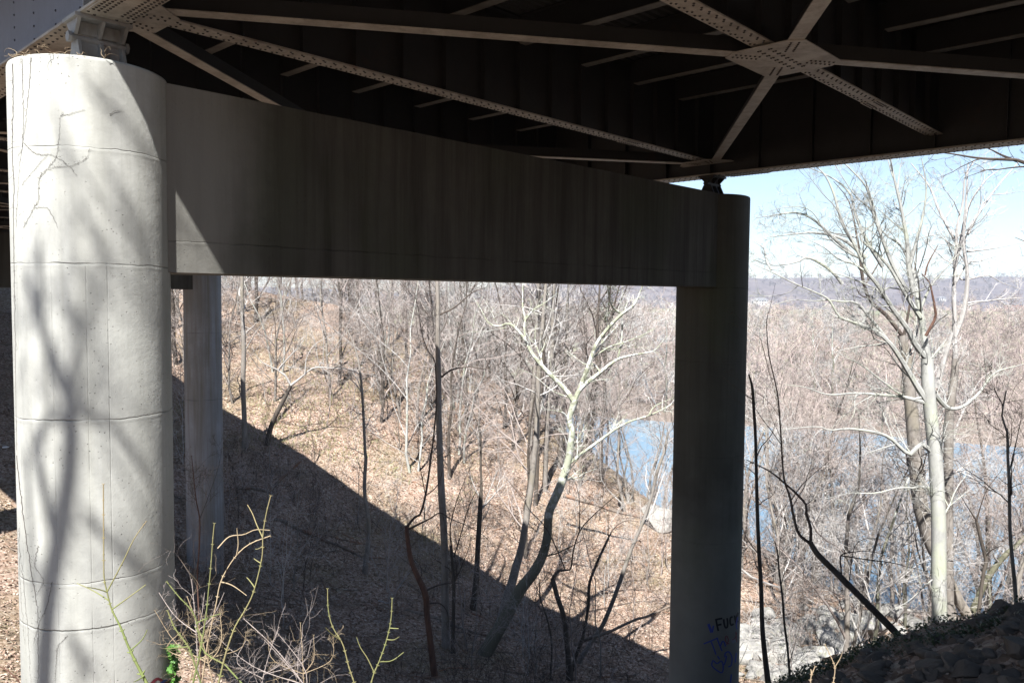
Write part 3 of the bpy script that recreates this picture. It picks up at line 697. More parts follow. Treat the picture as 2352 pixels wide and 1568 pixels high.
# --- large pale beech on the right
T_ = ZRL([(1775,1250,98),(1770,1060,98),(1765,850,98),(1765,600,96),(1762,400,94),(1752,200,92)])+ZR([(1740,1560,92),(1715,1350,86),(1700,1200,86),(1690,1050,84),(1685,900,80)])
beech = hero('beech_tree', 'large pale smooth-barked tree with many upswept limbs on the right beyond the slope', 'tree', 33, T_, [
  ZR([(1685,900,62),(1660,740,60),(1640,600,58),(1610,450,50),(1600,330,44),(1560,250,40),(1545,100,34)])+ZRT([(1480,1300,26),(1440,1200,18),(1410,1080,12)]),
  ZR([(1680,900,56),(1600,800,52),(1550,700,48),(1440,550,44),(1380,450,40),(1330,380,36),(1260,290,30),(1220,200,24),(1150,60,18)])+ZRT([(1060,1440,14),(960,1330,10),(860,1200,6)]),
  ZR([(1640,620,44),(1580,530,40),(1500,400,36),(1430,280,32),(1330,170,28),(1220,60,22)])+ZRT([(1340,1500,20),(1200,1360,16),(1120,1250,12),(1030,1100,7)]),
  ZR([(1710,1240,60),(1620,1100,56),(1560,1000,50),(1500,900,46),(1430,800,42),(1330,710,36),(1230,670,30),(1090,620,24),(1045,560,22),(1000,490,22),(900,440,20),(760,380,18),(600,300,13),(480,250,6)]),
  ZR([(1500,900,34),(1400,760,30),(1290,620,28),(1200,520,24),(1100,510,18),(1000,500,15),(900,505,12),(750,500,10),(560,555,5)]),
  ZR([(1235,670,22),(1280,580,20),(1305,520,18),(1310,440,14),(1345,390,10),(1340,290,6)]),
  ZR([(1730,1560,44),(1640,1490,42),(1560,1560,36),(1430,1450,32),(1330,1410,28),(1150,1385,24),(1010,1395,16),(900,1370,12),(460,1420,5)]),
  ZR([(1690,1210,40),(1540,1170,32),(1350,1150,28),(1180,1140,22),(1000,1150,18),(850,1100,12),(700,1080,6)]),
  ZR([(1690,1150,30),(1560,1180,22),(1380,1060,18),(1220,940,14),(1040,850,6)]),
  ZR([(1735,1140,46),(1800,1220,42),(1860,1250,36),(1950,1220,30),(2050,1130,26),(2150,1000,20),(2350,940,10)]),
  ZR([(1560,240,26),(1500,120,20),(1380,30,16)])+ZRT([(1280,1380,12),(1180,1260,8)]),
  ZR([(1420,520,28),(1340,430,22),(1240,380,16),(1100,330,12),(1000,300,8),(840,210,5)]),
  ZR([(1310,360,22),(1200,260,18),(1080,220,14),(960,130,10),(760,40,5)]),
  ZR([(1640,560,26),(1700,420,20),(1770,330,14),(1900,180,10),(1990,60,6)]),
  ZR([(1240,220,22),(1120,160,18),(1000,60,12)])+ZRT([(880,1450,10),(700,1430,8),(480,1500,4)]),
  ZRT([(1340,1520,18),(1280,1300,14),(1220,1180,8)]), ZRT([(1480,1300,16),(1500,1150,10),(1520,1080,6)]),
  ZR([(1600,380,18),(1560,430,14),(1480,640,10)]),
  ZRL([(1755,600,22),(1700,235,22),(1600,225,20),(1480,225,18),(1330,260,16),(1150,260,10),(980,300,6)]),
  ZS([(1640,1000,16),(1605,820,15),(1595,650,14),(1560,450,11),(1520,280,9),(1480,80,5)]),
  ZS([(1600,980,14),(1500,800,13),(1430,620,12),(1370,450,10),(1330,300,8),(1180,140,5)]),
  ZS([(1440,820,12),(1330,640,11),(1260,470,10),(1230,350,8),(1120,250,6),(940,170,4)]),
  ZS([(1270,700,11),(1180,540,10),(1120,340,8),(1060,220,6),(980,150,4)]),
  ZS([(1250,740,12),(1130,640,10),(1000,520,8),(870,470,7),(620,505,3)]),
  ZS([(1330,760,12),(1180,640,10),(1010,600,8),(850,610,6),(690,630,3)]),
  ZS([(1180,930,10),(1100,840,9),(960,760,8),(880,790,6),(720,810,4),(600,770,3)]),
  ZS([(720,840,7),(690,780,6),(670,700,5),(600,650,3)]),
  ZS([(1610,820,12),(1660,640,10),(1700,480,8),(1720,300,6),(1690,120,4)]),
  ZRL([(1755,830,16),(1690,880,10),(1560,1000,8),(1450,1060,4)]),
 ], M['white'], M['white'], sub=(5, 6, 4), seed=3, rmin=.0055, lf=(.2, .45))
# --- furrowed trunk leaning behind the beech
hero('leaning_tree', 'thick furrowed grey trunk leaning behind the large pale tree', 'tree', 38,
  ZRL([(1990,1130,80),(1930,1050,76),(1850,900,78),(1790,760,86),(1710,600,95),(1650,400,100),(1620,200,96)])+ZR([(1590,1400,90),(1560,1100,80),(1540,900,66),(1510,740,58)]),
  [ZR([(1510,740,44),(1400,600,46),(1290,500,44),(1240,350,44),(1215,150,40)])+ZRT([(1150,1400,20),(1040,1250,10)]),
   ZR([(1520,760,34),(1560,560,30),(1600,300,24),(1620,60,16)]), ZR([(1240,420,24),(1330,280,18),(1400,150,12),(1480,40,6)]),
   ZR([(1550,1040,20),(1450,900,16),(1380,820,12),(1250,800,8)])], M['grey'], M['twigd'], sub=(4, 5, 3), seed=4, rmin=.007, ls=.75)
# --- tall grey double trunk further right
hero('forked_tree', 'tall slim grey tree with two near-vertical stems right of the large pale tree', 'tree', 37,
  ZRL([(1840,1150,60),(1835,900,62),(1830,500,64)])+ZR([(1835,1330,60),(1850,1200,56),(1875,1000,48),(1880,900,44)]),
  [ZR([(1880,900,42),(1872,600,40),(1870,400,38),(1885,200,34),(1890,0,28)])+ZRT([(1930,1400,24),(1950,1200,16),(2040,1080,8)]),
   ZR([(1880,740,42),(1930,600,42),(1955,450,40),(1960,300,36),(1935,120,34),(1940,0,30)])+ZRT([(1980,1400,22),(2100,1230,14),(2220,1150,6)]),
   ZS([(1900,830,11),(1950,620,10),(1975,420,8),(1990,150,5)]), ZS([(1985,610,10),(2060,470,8),(2180,300,6),(2320,140,4)]), ZS([(1900,640,9),(1800,450,8),(1740,300,6),(1620,150,4)]), ZS([(1985,720,7),(2150,700,5),(2352,660,3)]), ZR([(1745,1100,56),(1790,950,50),(1830,820,44),(1860,720,38)]), ZR([(1870,400,20),(1960,250,16),(2050,230,12),(2350,130,6)]), ZR([(1875,300,18),(1930,360,16),(2100,330,12),(2200,380,8),(2350,430,5)]),
   ZR([(1960,540,14),(2020,520,10),(2060,510,6)]), ZR([(1880,280,14),(1830,120,12),(1760,40,8)]),ZR([(1700,700,30),(1760,640,22),(1830,590,16)]),
   ZR([(1880,980,22),(1930,880,16),(1965,830,10),(1965,790,6)])], M['grey'], M['twigw'], sub=(4, 6, 4), seed=5, rmin=.007)
p_, r_ = photo_limb(32.5, ZR([(1675,745,22),(1740,620,18),(1735,540,16),(1720,460,13),(1700,380,10),(1650,320,7)])); g = MB(); g.tubes(p_, r_, 7)
p_, r_ = photo_limb(32.5, ZR([(1670,330,12),(1690,250,10),(1760,120,5)])); g.tubes(p_, r_, 6); build('dead_branch', g, M['red'], beech)['label'] = 'reddish dead branch'
# --- right edge trees
hero('slender_tree', 'slender tree with green specks near the right edge rooted on the slope', 'tree', 20, ZRL([(2298,1030,26),(2290,900,26),(2270,700,24),(2255,500,22),(2250,200,20),(2240,0,18)])+ZR([(2235,1400,16),(2200,1300,12),(2230,1120,8)]),
  [ZRL([(2250,120,12),(2300,-100,10),(2340,-300,6)])], M['grey'], M['twigd'], sub=(5, 4, 3), seed=7)
hero('bent_tree', 'bent dark tree forking against the blue river near the right edge', 'tree', 35, ZRL([(2060,900,22),(2075,800,24),(2090,720,26),(2060,600,24),(2025,450,20)]),
  [ZRL([(2025,450,14),(1960,350,10),(1900,250,5)]), ZRL([(2025,450,14),(2060,330,10),(2100,230,8),(2200,100,4)]), ZRL([(2080,700,14),(2130,650,10),(2200,620,5)])], M['dark'], M['twigd'], sub=(5, 5, 3), seed=8)
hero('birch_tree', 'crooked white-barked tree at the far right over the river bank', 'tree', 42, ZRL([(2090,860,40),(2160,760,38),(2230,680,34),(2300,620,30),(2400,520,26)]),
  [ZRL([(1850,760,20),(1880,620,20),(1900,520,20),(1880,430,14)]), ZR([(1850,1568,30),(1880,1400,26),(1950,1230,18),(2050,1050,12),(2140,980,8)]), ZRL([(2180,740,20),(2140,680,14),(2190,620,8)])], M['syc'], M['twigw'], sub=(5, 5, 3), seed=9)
# --- overhanging limb at the top right
hero('overhanging_tree', 'furrowed limb reaching in under the girder at the upper right', 'tree', 22, [(2520, 1395, 60), (2510, 1000, 54), (2480, 600, 46), (2450, 420, 40)],
  [[(2455, 430, 30)]+ZRT([(2352,1120,34),(2230,1100,30),(2100,1095,26),(2000,1085,22),(1850,1060,16),(1700,1045,10),(1560,1050,5)]), ZRT([(2300,1110,24),(2200,1070,20),(2120,1030,14),(2050,1005,8)])], M['grey'], M['twigd'], sub=(3, 3, 2), seed=10, rmin=.005)
# --- dark silhouettes on the right
hero('silhouette_tree', 'dark leaning tree on the slope edge splitting into two long stems', 'tree', 15, ZRL([(1540,1300,56),(1530,1285,50),(1400,1150,50),(1300,1050,46),(1150,900,44),(1050,800,42),(930,680,40),(880,600,36)]),
  [ZRL([(880,600,28),(882,500,26),(850,400,28),(850,340,24),(780,260,24),(700,190,22),(600,110,18),(440,30,12)]),
   ZRL([(880,605,28),(800,540,26),(760,400,24),(740,290,22),(700,170,18),(685,0,16)])+ZR([(675,1400,16),(660,1200,15),(640,1080,14),(610,950,13),(590,850,12),(578,650,10),(600,560,7),(640,380,3)]),
   ZRL([(1095,820,12),(1090,690,14),(1180,665,9),(1290,660,8),(1400,690,7),(1500,720,4)]), ZRL([(1090,690,12),(1290,720,10),(1450,740,9),(1560,770,7),(1740,810,3)]),
   ZRL([(1150,860,10),(1160,760,9),(1190,620,8),(1270,570,6),(1370,580,3)]), ZRL([(500,40,7),(440,70,5)]), ZRL([(850,340,8),(890,310,6),(940,270,3)])], M['dark'], M['twigd'], sub=(2, 2, 2), seed=11, rmin=.0035, lf=(.1, .3))
hero('thin_dark_tree', 'straight thin dark trunk just right of the shaded pier column', 'tree', 26, ZRL([(590,1568,44),(575,1450,40),(550,1200,34),(540,900,30),(528,700,28),(515,400,26),(505,0,22)])+ZR([(500,1400,22),(490,1250,22),(480,1100,20),(455,1010,10)]),
  [ZRL([(505,630,6),(460,600,5),(425,580,4)]), ZRL([(500,130,8),(440,80,7),(380,60,5)])], M['dark'], M['twigd'], sub=(2, 2, 2), seed=12, rmin=.005)
hero('dark_sapling', 'very thin dark sapling between the straight thin trunk and the leaning tree', 'sapling', 22, ZRL([(742,1568,18),(725,1350,17),(700,1150,16),(690,1000,15),(665,800,13),(655,680,10),(635,590,7)]), [ZRL([(660,720,5),(700,640,4),(760,560,2)])], M['dark'], M['twigd'], sub=(3, 3, 2), seed=13, rmin=.004)
# --- sycamore in the middle
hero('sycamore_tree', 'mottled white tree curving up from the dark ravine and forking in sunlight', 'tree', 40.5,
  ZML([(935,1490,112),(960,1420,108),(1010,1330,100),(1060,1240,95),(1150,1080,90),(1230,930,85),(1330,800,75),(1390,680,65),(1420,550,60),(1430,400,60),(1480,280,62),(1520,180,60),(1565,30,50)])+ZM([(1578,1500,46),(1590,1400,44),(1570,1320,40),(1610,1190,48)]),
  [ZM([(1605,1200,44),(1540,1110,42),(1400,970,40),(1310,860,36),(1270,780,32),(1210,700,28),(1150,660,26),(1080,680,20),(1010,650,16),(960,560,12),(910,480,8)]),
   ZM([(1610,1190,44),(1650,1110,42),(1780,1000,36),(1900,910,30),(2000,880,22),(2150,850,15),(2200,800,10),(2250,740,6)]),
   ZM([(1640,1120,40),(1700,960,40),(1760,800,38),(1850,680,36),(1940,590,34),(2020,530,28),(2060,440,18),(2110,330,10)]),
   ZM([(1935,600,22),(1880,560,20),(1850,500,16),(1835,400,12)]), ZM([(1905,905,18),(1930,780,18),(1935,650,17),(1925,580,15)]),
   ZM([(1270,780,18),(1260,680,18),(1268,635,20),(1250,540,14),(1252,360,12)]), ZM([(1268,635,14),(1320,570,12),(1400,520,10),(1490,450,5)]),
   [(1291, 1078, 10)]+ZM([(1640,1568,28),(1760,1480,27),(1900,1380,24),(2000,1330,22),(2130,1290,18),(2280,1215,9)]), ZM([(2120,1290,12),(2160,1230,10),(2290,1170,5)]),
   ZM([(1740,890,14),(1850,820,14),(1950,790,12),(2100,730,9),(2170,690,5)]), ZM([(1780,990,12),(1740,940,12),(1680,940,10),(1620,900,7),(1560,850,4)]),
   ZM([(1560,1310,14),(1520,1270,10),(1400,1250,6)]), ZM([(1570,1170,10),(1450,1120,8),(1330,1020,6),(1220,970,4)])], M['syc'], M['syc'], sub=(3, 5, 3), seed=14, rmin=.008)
# --- dark shaded trees in the ravine
hero('straight_dark_tree', 'straight dark trunk left of centre, pale above the bridge shadow line', 'tree', 40.5,
  ZML([(728,1400,90),(722,1330,66),(715,1000,56),(710,600,50),(690,250,50),(680,0,44)])+ZM([(675,1400,42),(672,1300,40),(670,1000,38),(665,850,34),(665,500,30),(660,370,26),(655,0,22),(650,-300,16)]),
  [ZM([(690,1030,18),(760,980,16),(870,960,13),(1010,970,9),(990,900,8),(980,875,8),(1040,840,4)]), ZM([(680,600,16),(780,550,14),(900,450,11),(1000,410,6)]), ZM([(688,720,8),(720,660,6),(740,540,3)]), ZM([(800,955,7),(870,880,5),(940,820,3)])], M['grey'], M['twigd'], sub=(1, 2, 2), seed=15, rmin=.007, lf=(.02, .06))
hero('twisted_tree', 'twisted reddish dark tree with an elbow in the lower middle of the ravine', 'tree', 36,
  ZML([(650,1568,52),(640,1500,50),(610,1250,44),(590,1100,42),(580,960,46),(520,820,38),(480,720,34),(455,560,30),(450,490,28)]),
  [ZML([(455,490,24),(500,430,22),(540,410,20),(575,300,20),(600,150,20),(620,0,18)])+ZM([(640,1400,16),(655,1200,15),(650,1000,14),(640,900,13),(610,870,11),(560,750,10),(530,560,8),(500,450,5)]),
   ZML([(460,510,20),(560,460,18),(620,430,14),(680,395,12),(760,440,10),(880,490,9),(990,560,7),(1060,640,5)]), ZML([(585,930,18),(650,900,16),(740,880,14),(830,882,8)]), ZML([(590,1020,14),(680,1020,12),(730,1080,8),(740,1180,5)]), ZML([(580,280,10),(660,210,9),(700,100,7),(720,0,4)]), ZML([(575,440,12),(570,350,8)])], M['red'], M['twigd'], sub=(3, 4, 3), seed=16, rmin=.006)
hero('slim_dark_tree', 'slim dark trunk in front of the leafy hillside left of the straight dark tree', 'tree', 47, ZML([(160,860,44),(165,780,40),(190,500,28),(160,250,26),(170,0,24)])+ZM([(165,1568,22),(150,1250,19),(130,1000,16),(100,850,12),(50,720,8),(0,660,5)]),
  [ZM([(130,1010,9),(60,980,8),(0,970,6),(-80,1000,3)]), ZM([(165,1350,7),(220,1370,5),(300,1450,3)]), ZML([(165,160,8),(120,60,6),(80,-50,3)])], M['grey'], M['twigw'], sub=(3, 4, 3), seed=17, rmin=.008)
hero('furrowed_tree', 'furrowed trunk beside the distant pier, dark at its foot and pale higher up', 'tree', 59, [(562, 985, 12), (560, 930, 11.5), (558, 880, 11.5), (560, 800, 11), (556, 700, 9), (557, 600, 8), (556, 480, 6)], [[(557, 640, 6), (535, 600, 5), (520, 560, 3)], [(566, 800, 3), (590, 760, 2.5), (620, 720, 2)]], M['grey'], M['twigw'], sub=(3, 5, 3), seed=18, rmin=.01)
hero('curved_tree', 'small curved tree on the hillside with a spreading top, foot in the bridge shadow', 'tree', 60, [(612, 1035, 13), (617, 1000, 12), (628, 965, 11), (648, 925, 10), (668, 885, 9)],
  [[(668, 885, 6), (655, 862, 6), (640, 850, 6), (655, 830, 5), (690, 792, 4), (705, 770, 3)], [(668, 885, 7), (690, 868, 6), (720, 845, 5), (760, 845, 4), (830, 850, 2)], [(700, 860, 4), (705, 820, 3), (725, 790, 3), (760, 770, 2)], [(640, 850, 4), (600, 830, 3), (580, 800, 2)]], M['dark'], M['twigw'], sub=(6, 6, 3), seed=19, rmin=.009)
hero('broken_trunk_tree', 'leaning trunk left of the white forked tree, dark foot and sunlit pale upper part', 'tree', 45, ZML([(1150,960,70),(1170,900,64),(1200,780,60),(1240,640,50),(1280,400,44),(1310,200,42),(1330,0,40)])+ZM([(1340,1500,40),(1350,1250,36),(1365,900,32),(1385,700,28),(1400,500,24),(1420,300,18)]), [ZM([(1370,800,16),(1430,650,14),(1470,480,10)])], M['grey'], M['twigw'], sub=(3, 5, 3), seed=20, rmin=.008)
hero('snapped_tree', 'short dark snag with a broken top in the middle of the ravine', 'snag', 46.5, ZML([(915,1000,46),(930,850,40),(940,650,36),(955,400,34),(960,290,30)])+ZML([(965,200,18),(960,50,16)])+ZM([(960,1450,14),(940,1350,10),(900,1250,6)]), [ZML([(960,300,14),(920,220,10),(880,120,6)])], M['dark'], M['twigw'], sub=(4, 4, 3), seed=21, rmin=.008)
hero('elbow_tree', 'small dark crooked tree with an elbow below the white forked tree', 'tree', 39, ZML([(1570,1450,44),(1560,1350,38),(1535,1120,36),(1490,980,34),(1455,850,32)]),
  [ZML([(1455,850,28),(1490,800,26),(1530,790,22),(1580,780,16),(1600,650,15),(1650,510,13),(1750,400,10),(1900,270,7),(2040,170,3)]), ZML([(1545,790,12),(1450,570,11),(1380,460,10),(1300,380,8),(1250,300,7),(1130,150,4)]), ZML([(1640,520,10),(1640,300,7),(1600,150,4)])], M['dark'], M['twigd'], sub=(3, 4, 3), seed=22, rmin=.006)
hero('s_curved_tree', 'thin dark curving tree with an arched top left of the shaded pier column', 'tree', 40, ZML([(1630,1340,24),(1665,1250,22),(1700,1050,22),(1705,930,22),(1715,860,20),(1770,720,18),(1840,570,16)]), [ZML([(1840,570,13),(1880,500,11),(1960,450,10),(2050,455,5)]), ZML([(1840,570,8),(1840,450,6),(1860,300,3)])], M['dark'], M['twigd'], sub=(3, 4, 3), seed=23, rmin=.006)
hero('two_tone_tree', 'leaning dark tree with sunlit pale top right beside the shaded pier column', 'tree', 41.5, ZML([(1650,1400,34),(1740,1260,32),(1800,1170,32),(1880,980,30),(1950,780,28),(2000,640,26),(2060,500,24),(2100,400,24),(2140,270,24),(2180,100,22),(2230,-40,18),(2250,-160,12)]), [ZML([(2060,500,14),(2130,400,14),(2200,200,14),(2260,0,10)]), ZML([(1900,950,8),(1800,930,6),(1720,1010,4)])], M['grey'], M['twigw'], sub=(3, 4, 3), seed=24, rmin=.007)
hero('dark_brush_tree', 'multi-stemmed dark thicket tree touching the straight dark trunk', 'tree', 40, ZML([(770,1300,30),(772,1100,26),(775,900,24),(762,700,22),(755,620,20)]),
  [ZML([(760,640,14),(750,500,12),(790,330,10),(860,150,7),(930,0,4)]), ZML([(775,700,12),(820,560,11),(870,380,10),(940,230,7),(1040,100,4)]), ZML([(770,900,10),(830,760,9),(890,600,6),(890,500,3)])], M['dark'], M['twigd'], sub=(7, 5, 4), seed=25, rmin=.006, up=.05)
hero('shaded_stem_tree', 'thin dark stem in the ravine left of the crooked elbow tree', 'tree', 38.5, ZML([(1440,1568,16),(1450,1300,14),(1420,1130,12),(1370,980,10),(1368,850,8)]), [ZML([(1370,900,6),(1430,840,5),(1460,820,3)])], M['dark'], M['twigd'], sub=(4, 4, 2), seed=26)
hero('wispy_tree', 'thin wispy tree with fine dark twigs standing before the distant pier column', 'tree', 24, ZLL([(1370,1080,10),(1360,830,10),(1375,600,9),(1375,430,9),(1350,300,8),(1330,100,6),(1320,0,5)]), [ZLL([(1375,440,6),(1430,300,5),(1500,100,4),(1530,-50,3)]), ZLL([(1355,320,5),(1290,200,3),(1270,100,2)])], M['red'], M['twigd'], sub=(7, 5, 3), seed=27, rmin=.004)
for i, (bx, v, w_, top, lb) in enumerate([(1262, 64, 12, 500, 'tall grey trunk rising behind the white forked tree, leftmost of its row'), (1225, 66, 12, 480, 'tall pale trunk between the broken leaning trunk and the row behind the white tree'),
      (1243, 62, 9, 520, 'narrow dark trunk in the row behind the white forked tree'), (1295, 68, 10, 560, 'rightmost grey trunk of the row behind the white forked tree')]):
    hero('row_tree', lb, 'tree', v, [(bx-14, 1190-i*12, w_*1.3), (bx-10, 1100, w_), (bx-4, 950, w_*.9), (bx+6, 820, w_*.8), (bx+8, 700, w_*.7), (bx+16, 600, w_*.55), (bx+14, top, w_*.4)], [[(bx+6, 820, w_*.4), (bx+30, 740, w_*.3), (bx+44, 650, w_*.2)]], M['grey'] if i != 2 else M['dark'], M['twigw'], sub=(3, 6, 3), seed=40+i, rmin=.011, group='row of tall trunks behind the white forked tree')
def twigs(g, p, r, rng, rmin, sub):
    q4 = resample(np.hstack([p, r[:, None]]), 8)
    l = grow(rng, q4[None, :, :3], q4[None, :, 3], 3, (40, 80), (.02, .07), 4, .1, .15, .3, (.2, .35), rmin*.8); g.tubes(l[0], l[1], 4)
    if sub[0]:
        l = grow(rng, q4[None, :, :3], q4[None, :, 3], sub[0], (30, 80), (.2, .5), 7, .1, .3, .1, (.3, .6), rmin); g.tubes(l[0], l[1], 4)
        l = grow(rng, *l, sub[1], (30, 80), (.3, .6), 5, .1, .3, .1, (.4, .7), rmin); g.tubes(l[0], l[1], 3)
# shrubs with green stems in the foreground
def stems(name, label, v, seed, main, side, m, tw, rmin=.0012, grp=None, sub=(0, 0)):
    rng = np.random.default_rng(seed); P, R_ = photo_limb(v, main); R_ = R_*np.linspace(.78, .5, len(P))
    gz = h1(P[0][0], P[0][1])-.03
    P0 = P[0]+(P[0]-P[1])/np.linalg.norm(P[0]-P[1])*max(0, (P[0][2]-gz))*np.array([1, 1, 1]); P0[2] = gz
    P = np.vstack([P0, P]); R_ = np.concatenate([[R_[0]*1.2], R_])
    root = empty(name, P0, label, 'shrub', grp)
    g = MB(); g.tubes(P, R_, 8)
    for f_ in np.linspace(.2, .95, 7):   # leaf nodes
        k = int(f_*(len(P)-1)); c = P[k]; d = P[min(k+1, len(P)-1)]-P[k-1]; d /= np.linalg.norm(d); g.tubes(np.array([c-d*.006, c, c+d*.006]), np.array([R_[k]*1.02, R_[k]*1.45, R_[k]*1.02]), 8)
    for f_ in np.linspace(.15, 1, 9):   # opposite bud pairs
        k = min(int(f_*(len(P)-1)), len(P)-1); c = P[k]; d = P[k]-P[k-1]; d /= np.linalg.norm(d); a = np.cross(d, [0, 1, .2]); a /= np.linalg.norm(a)
        for q in (-1, 1):
            e = d*.6+a*q; e /= np.linalg.norm(e); w0 = max(R_[k]*.9, .0015); g.tubes(np.array([c, c+e*w0*1.6, c+e*w0*3.4, c+e*w0*4.4]), np.array([w0*.5, w0*.75, w0*.5, w0*.05]), 6)
    build('stem', g, m, root, smooth=True)
    g = MB()
    for s in side:
        p, r = photo_limb(v, s); r = r*np.linspace(.7, .38, len(p)); off = rng.normal(0, .04)*np.linspace(0, 1, len(p)); p = p*(((p[:, 1]+off)/p[:, 1])[:, None])
        D_ = resample(P, 60)-p[0]; q_ = np.argmin(np.linalg.norm(D_, axis=1))
        if np.linalg.norm(D_[q_]) < .05: p = p+D_[q_]*np.linspace(1, 0, len(p))[:, None]**2
        g = MB(); g.tubes(p, r, 6); twigs(g, p, r, rng, rmin, sub); build('branch', g, tw, root, smooth=True)
    if sub[0]:
        g = MB(); twigs(g, P, R_, rng, rmin, sub); build('twigs', g, tw, root, smooth=True)
    return root
G_ = 'green stemmed shrubs in the foreground'
stems('green_shrub', 'leftmost green stem forking in a Y before the sunlit column', 3.0, 1, ZLL([(1040,1640,32),(1010,1568,30),(900,1350,24),(830,1180,20),(770,1060,17),(735,930,15),(718,850,10),(715,750,9),(714,500,8),(712,200,6)]),
  [ZLL([(735,925,9),(850,720,8),(920,580,7),(1010,450,4)]), ZLL([(740,975,8),(650,930,7),(530,880,4)]), ZLL([(725,915,6),(600,908,3)]), ZLL([(780,1065,7),(900,970,6),(1005,890,3)]), ZLL([(905,1350,8),(980,1270,6),(1015,1200,3)]), ZLL([(1000,1530,8),(920,1560,5)])], M['green'], M['green'], grp=G_)
stems('green_shrub', 'straight upright green stem right of the sunlit column', 3.2, 2, ZLL([(1310,1640,20),(1330,1568,18),(1380,1350,16),(1420,1100,14),(1435,950,12),(1450,800,10),(1468,560,9),(1477,470,7)]), [ZLL([(1400,1240,7),(1340,1180,4)])], M['green'], M['green'], grp=G_)
stems('green_shrub', 'tall green stem ending in a two-pronged tip above the tan twigs', 3.1, 3, ZLL([(1480,1640,20),(1505,1568,19),(1560,1350,18),(1620,1180,16),(1680,1080,15),(1740,960,14),(1785,800,13),(1808,680,12),(1812,545,10),(1835,400,8),(1865,280,5)]),
  [ZLL([(1812,545,8),(1770,470,7),(1740,400,6),(1705,340,4)]), ZLL([(1810,650,5),(1760,645,3)]), ZLL([(1790,745,6),(1750,710,4)]), ZLL([(1745,880,6),(1700,840,4)])], M['green'], M['green'], grp=G_)
stems('green_shrub', 'pale pinkish arching stem crossing the upright green stems', 3.3, 4, ZLL([(1370,1640,7),(1390,1568,7),(1430,1300,6),(1460,1160,6),(1490,1020,6),(1525,860,5),(1620,700,5),(1720,610,4),(1860,555,2)]), [ZLL([(1625,690,6),(1640,610,5),(1632,500,4)]), ZLL([(1525,860,5),(1600,890,4),(1700,965,3)]), ZLL([(1500,640,3),(1580,560,4),(1680,545,4),(1760,512,4),(1860,515,2)])], M['tan'], M['tan'], grp=G_)
stems('green_shrub', 'short green stem at the right foot of the sunlit column', 2.9, 5, ZLL([(1330,1400,10),(1300,1320,9),(1250,1250,9),(1200,1180,8),(1155,1070,5)]), [ZLL([(1240,1330,5),(1135,1330,3)])], M['green'], M['green'], grp=G_)
stems('green_shrub', 'green stem leaning left with its tip touching the column edge', 3.2, 6, ZLL([(1550,1440,9),(1400,1340,9),(1340,1100,8),(1230,970,8),(1150,870,5)]), [ZLL([(1400,1120,6),(1520,1090,3)])], M['green'], M['green'], grp=G_)
stems('green_shrub', 'low green shrub stem in the bottom middle of the picture', 3.4, 7, ZML([(180,1640,12),(205,1568,11),(225,1500,10),(260,1420,9),(300,1310,8),(330,1200,7),(345,1100,6),(350,985,4)]), [ZML([(225,1500,6),(180,1400,6),(130,1320,5),(105,1250,3)]), ZML([(270,1410,5),(350,1410,4),(430,1355,3)]), ZML([(305,1270,5),(360,1270,4),(400,1248,3)]), ZML([(330,1190,4),(395,1192,3)])], M['green'], M['green'], grp=G_)
stems('green_shrub', 'green stem curving at the lower left of the ravine view', 3.4, 8, ZML([(105,1640,10),(90,1568,10),(50,1450,9),(10,1300,8),(-60,1180,7),(-90,1060,6),(-95,920,4)]), [ZML([(0,1260,5),(-60,1230,4),(-110,1185,3)])], M['green'], M['green'], grp=G_)
for i, (bx, by, tx, ty, v, lb) in enumerate([(455, 1500, 440, 1330, 4.4, 'tangle of fine tan twigs hugging the column foot'), (500, 1590, 430, 1370, 4.2, 'tan twig tangle between the green stems'), (760, 1640, 560, 1420, 4.6, 'spreading tan brush at the bottom left of the ravine view'), (700, 1600, 690, 1430, 5.0, 'upright tan brush behind the spreading brush'), (590, 1600, 640, 1440, 4.8, 'tan brush directly right of the tall green stem'), (430, 1560, 490, 1420, 4.6, 'low tan twigs beside the ivy at the column foot')]):
    stems('dry_shrub', lb, v, 30+i, [(bx, by+30, 4), (bx*.7+tx*.3, by*.7+ty*.3, 3.5), (bx*.35+tx*.65, by*.3+ty*.7, 3), (tx, ty, 2)], [[(bx*.7+tx*.3+q*10, by*.7+ty*.3, 3), (bx*.4+tx*.6+q*(45+8*i), by*.5+ty*.5, 2.2), (tx+q*75, ty+30, 1.2)] for q in (-1, .4, 1)], M['tan'] if i % 2 else M['twigp'], M['tan'] if i % 2 else M['twigp'], grp='dry tan brush in the foreground', sub=(7, 5), rmin=.0008)
stems('dry_twig', 'small bare twig at the foot of the graffitied column', 3.0, 50, [(1880, 1660, 4), (1862, 1568, 4), (1866, 1545, 3), (1872, 1530, 2)], [[(1866, 1545, 2), (1862, 1536, 2)]], M['tan'], M['tan'], grp=None)
stems('dry_twig', 'bare forked twig before the dark slope at the bottom right', 4.0, 51, [(1900, 1640, 4), (1915, 1560, 3), (1917, 1530, 3), (1905, 1500, 2), (1895, 1480, 1.5)], [[(1917, 1530, 2), (1930, 1510, 2), (1935, 1495, 1)]], M['tan'], M['tan'], grp=None)
stems('dry_twig', 'thin reddish twig at the bottom left corner', 3.2, 52, [(70, 1620, 4), (46, 1568, 4), (25, 1545, 4), (0, 1530, 4), (-30, 1520, 3)], [[(40, 1560, 2), (10, 1550, 1)]], M['red'], M['red'], grp=None)
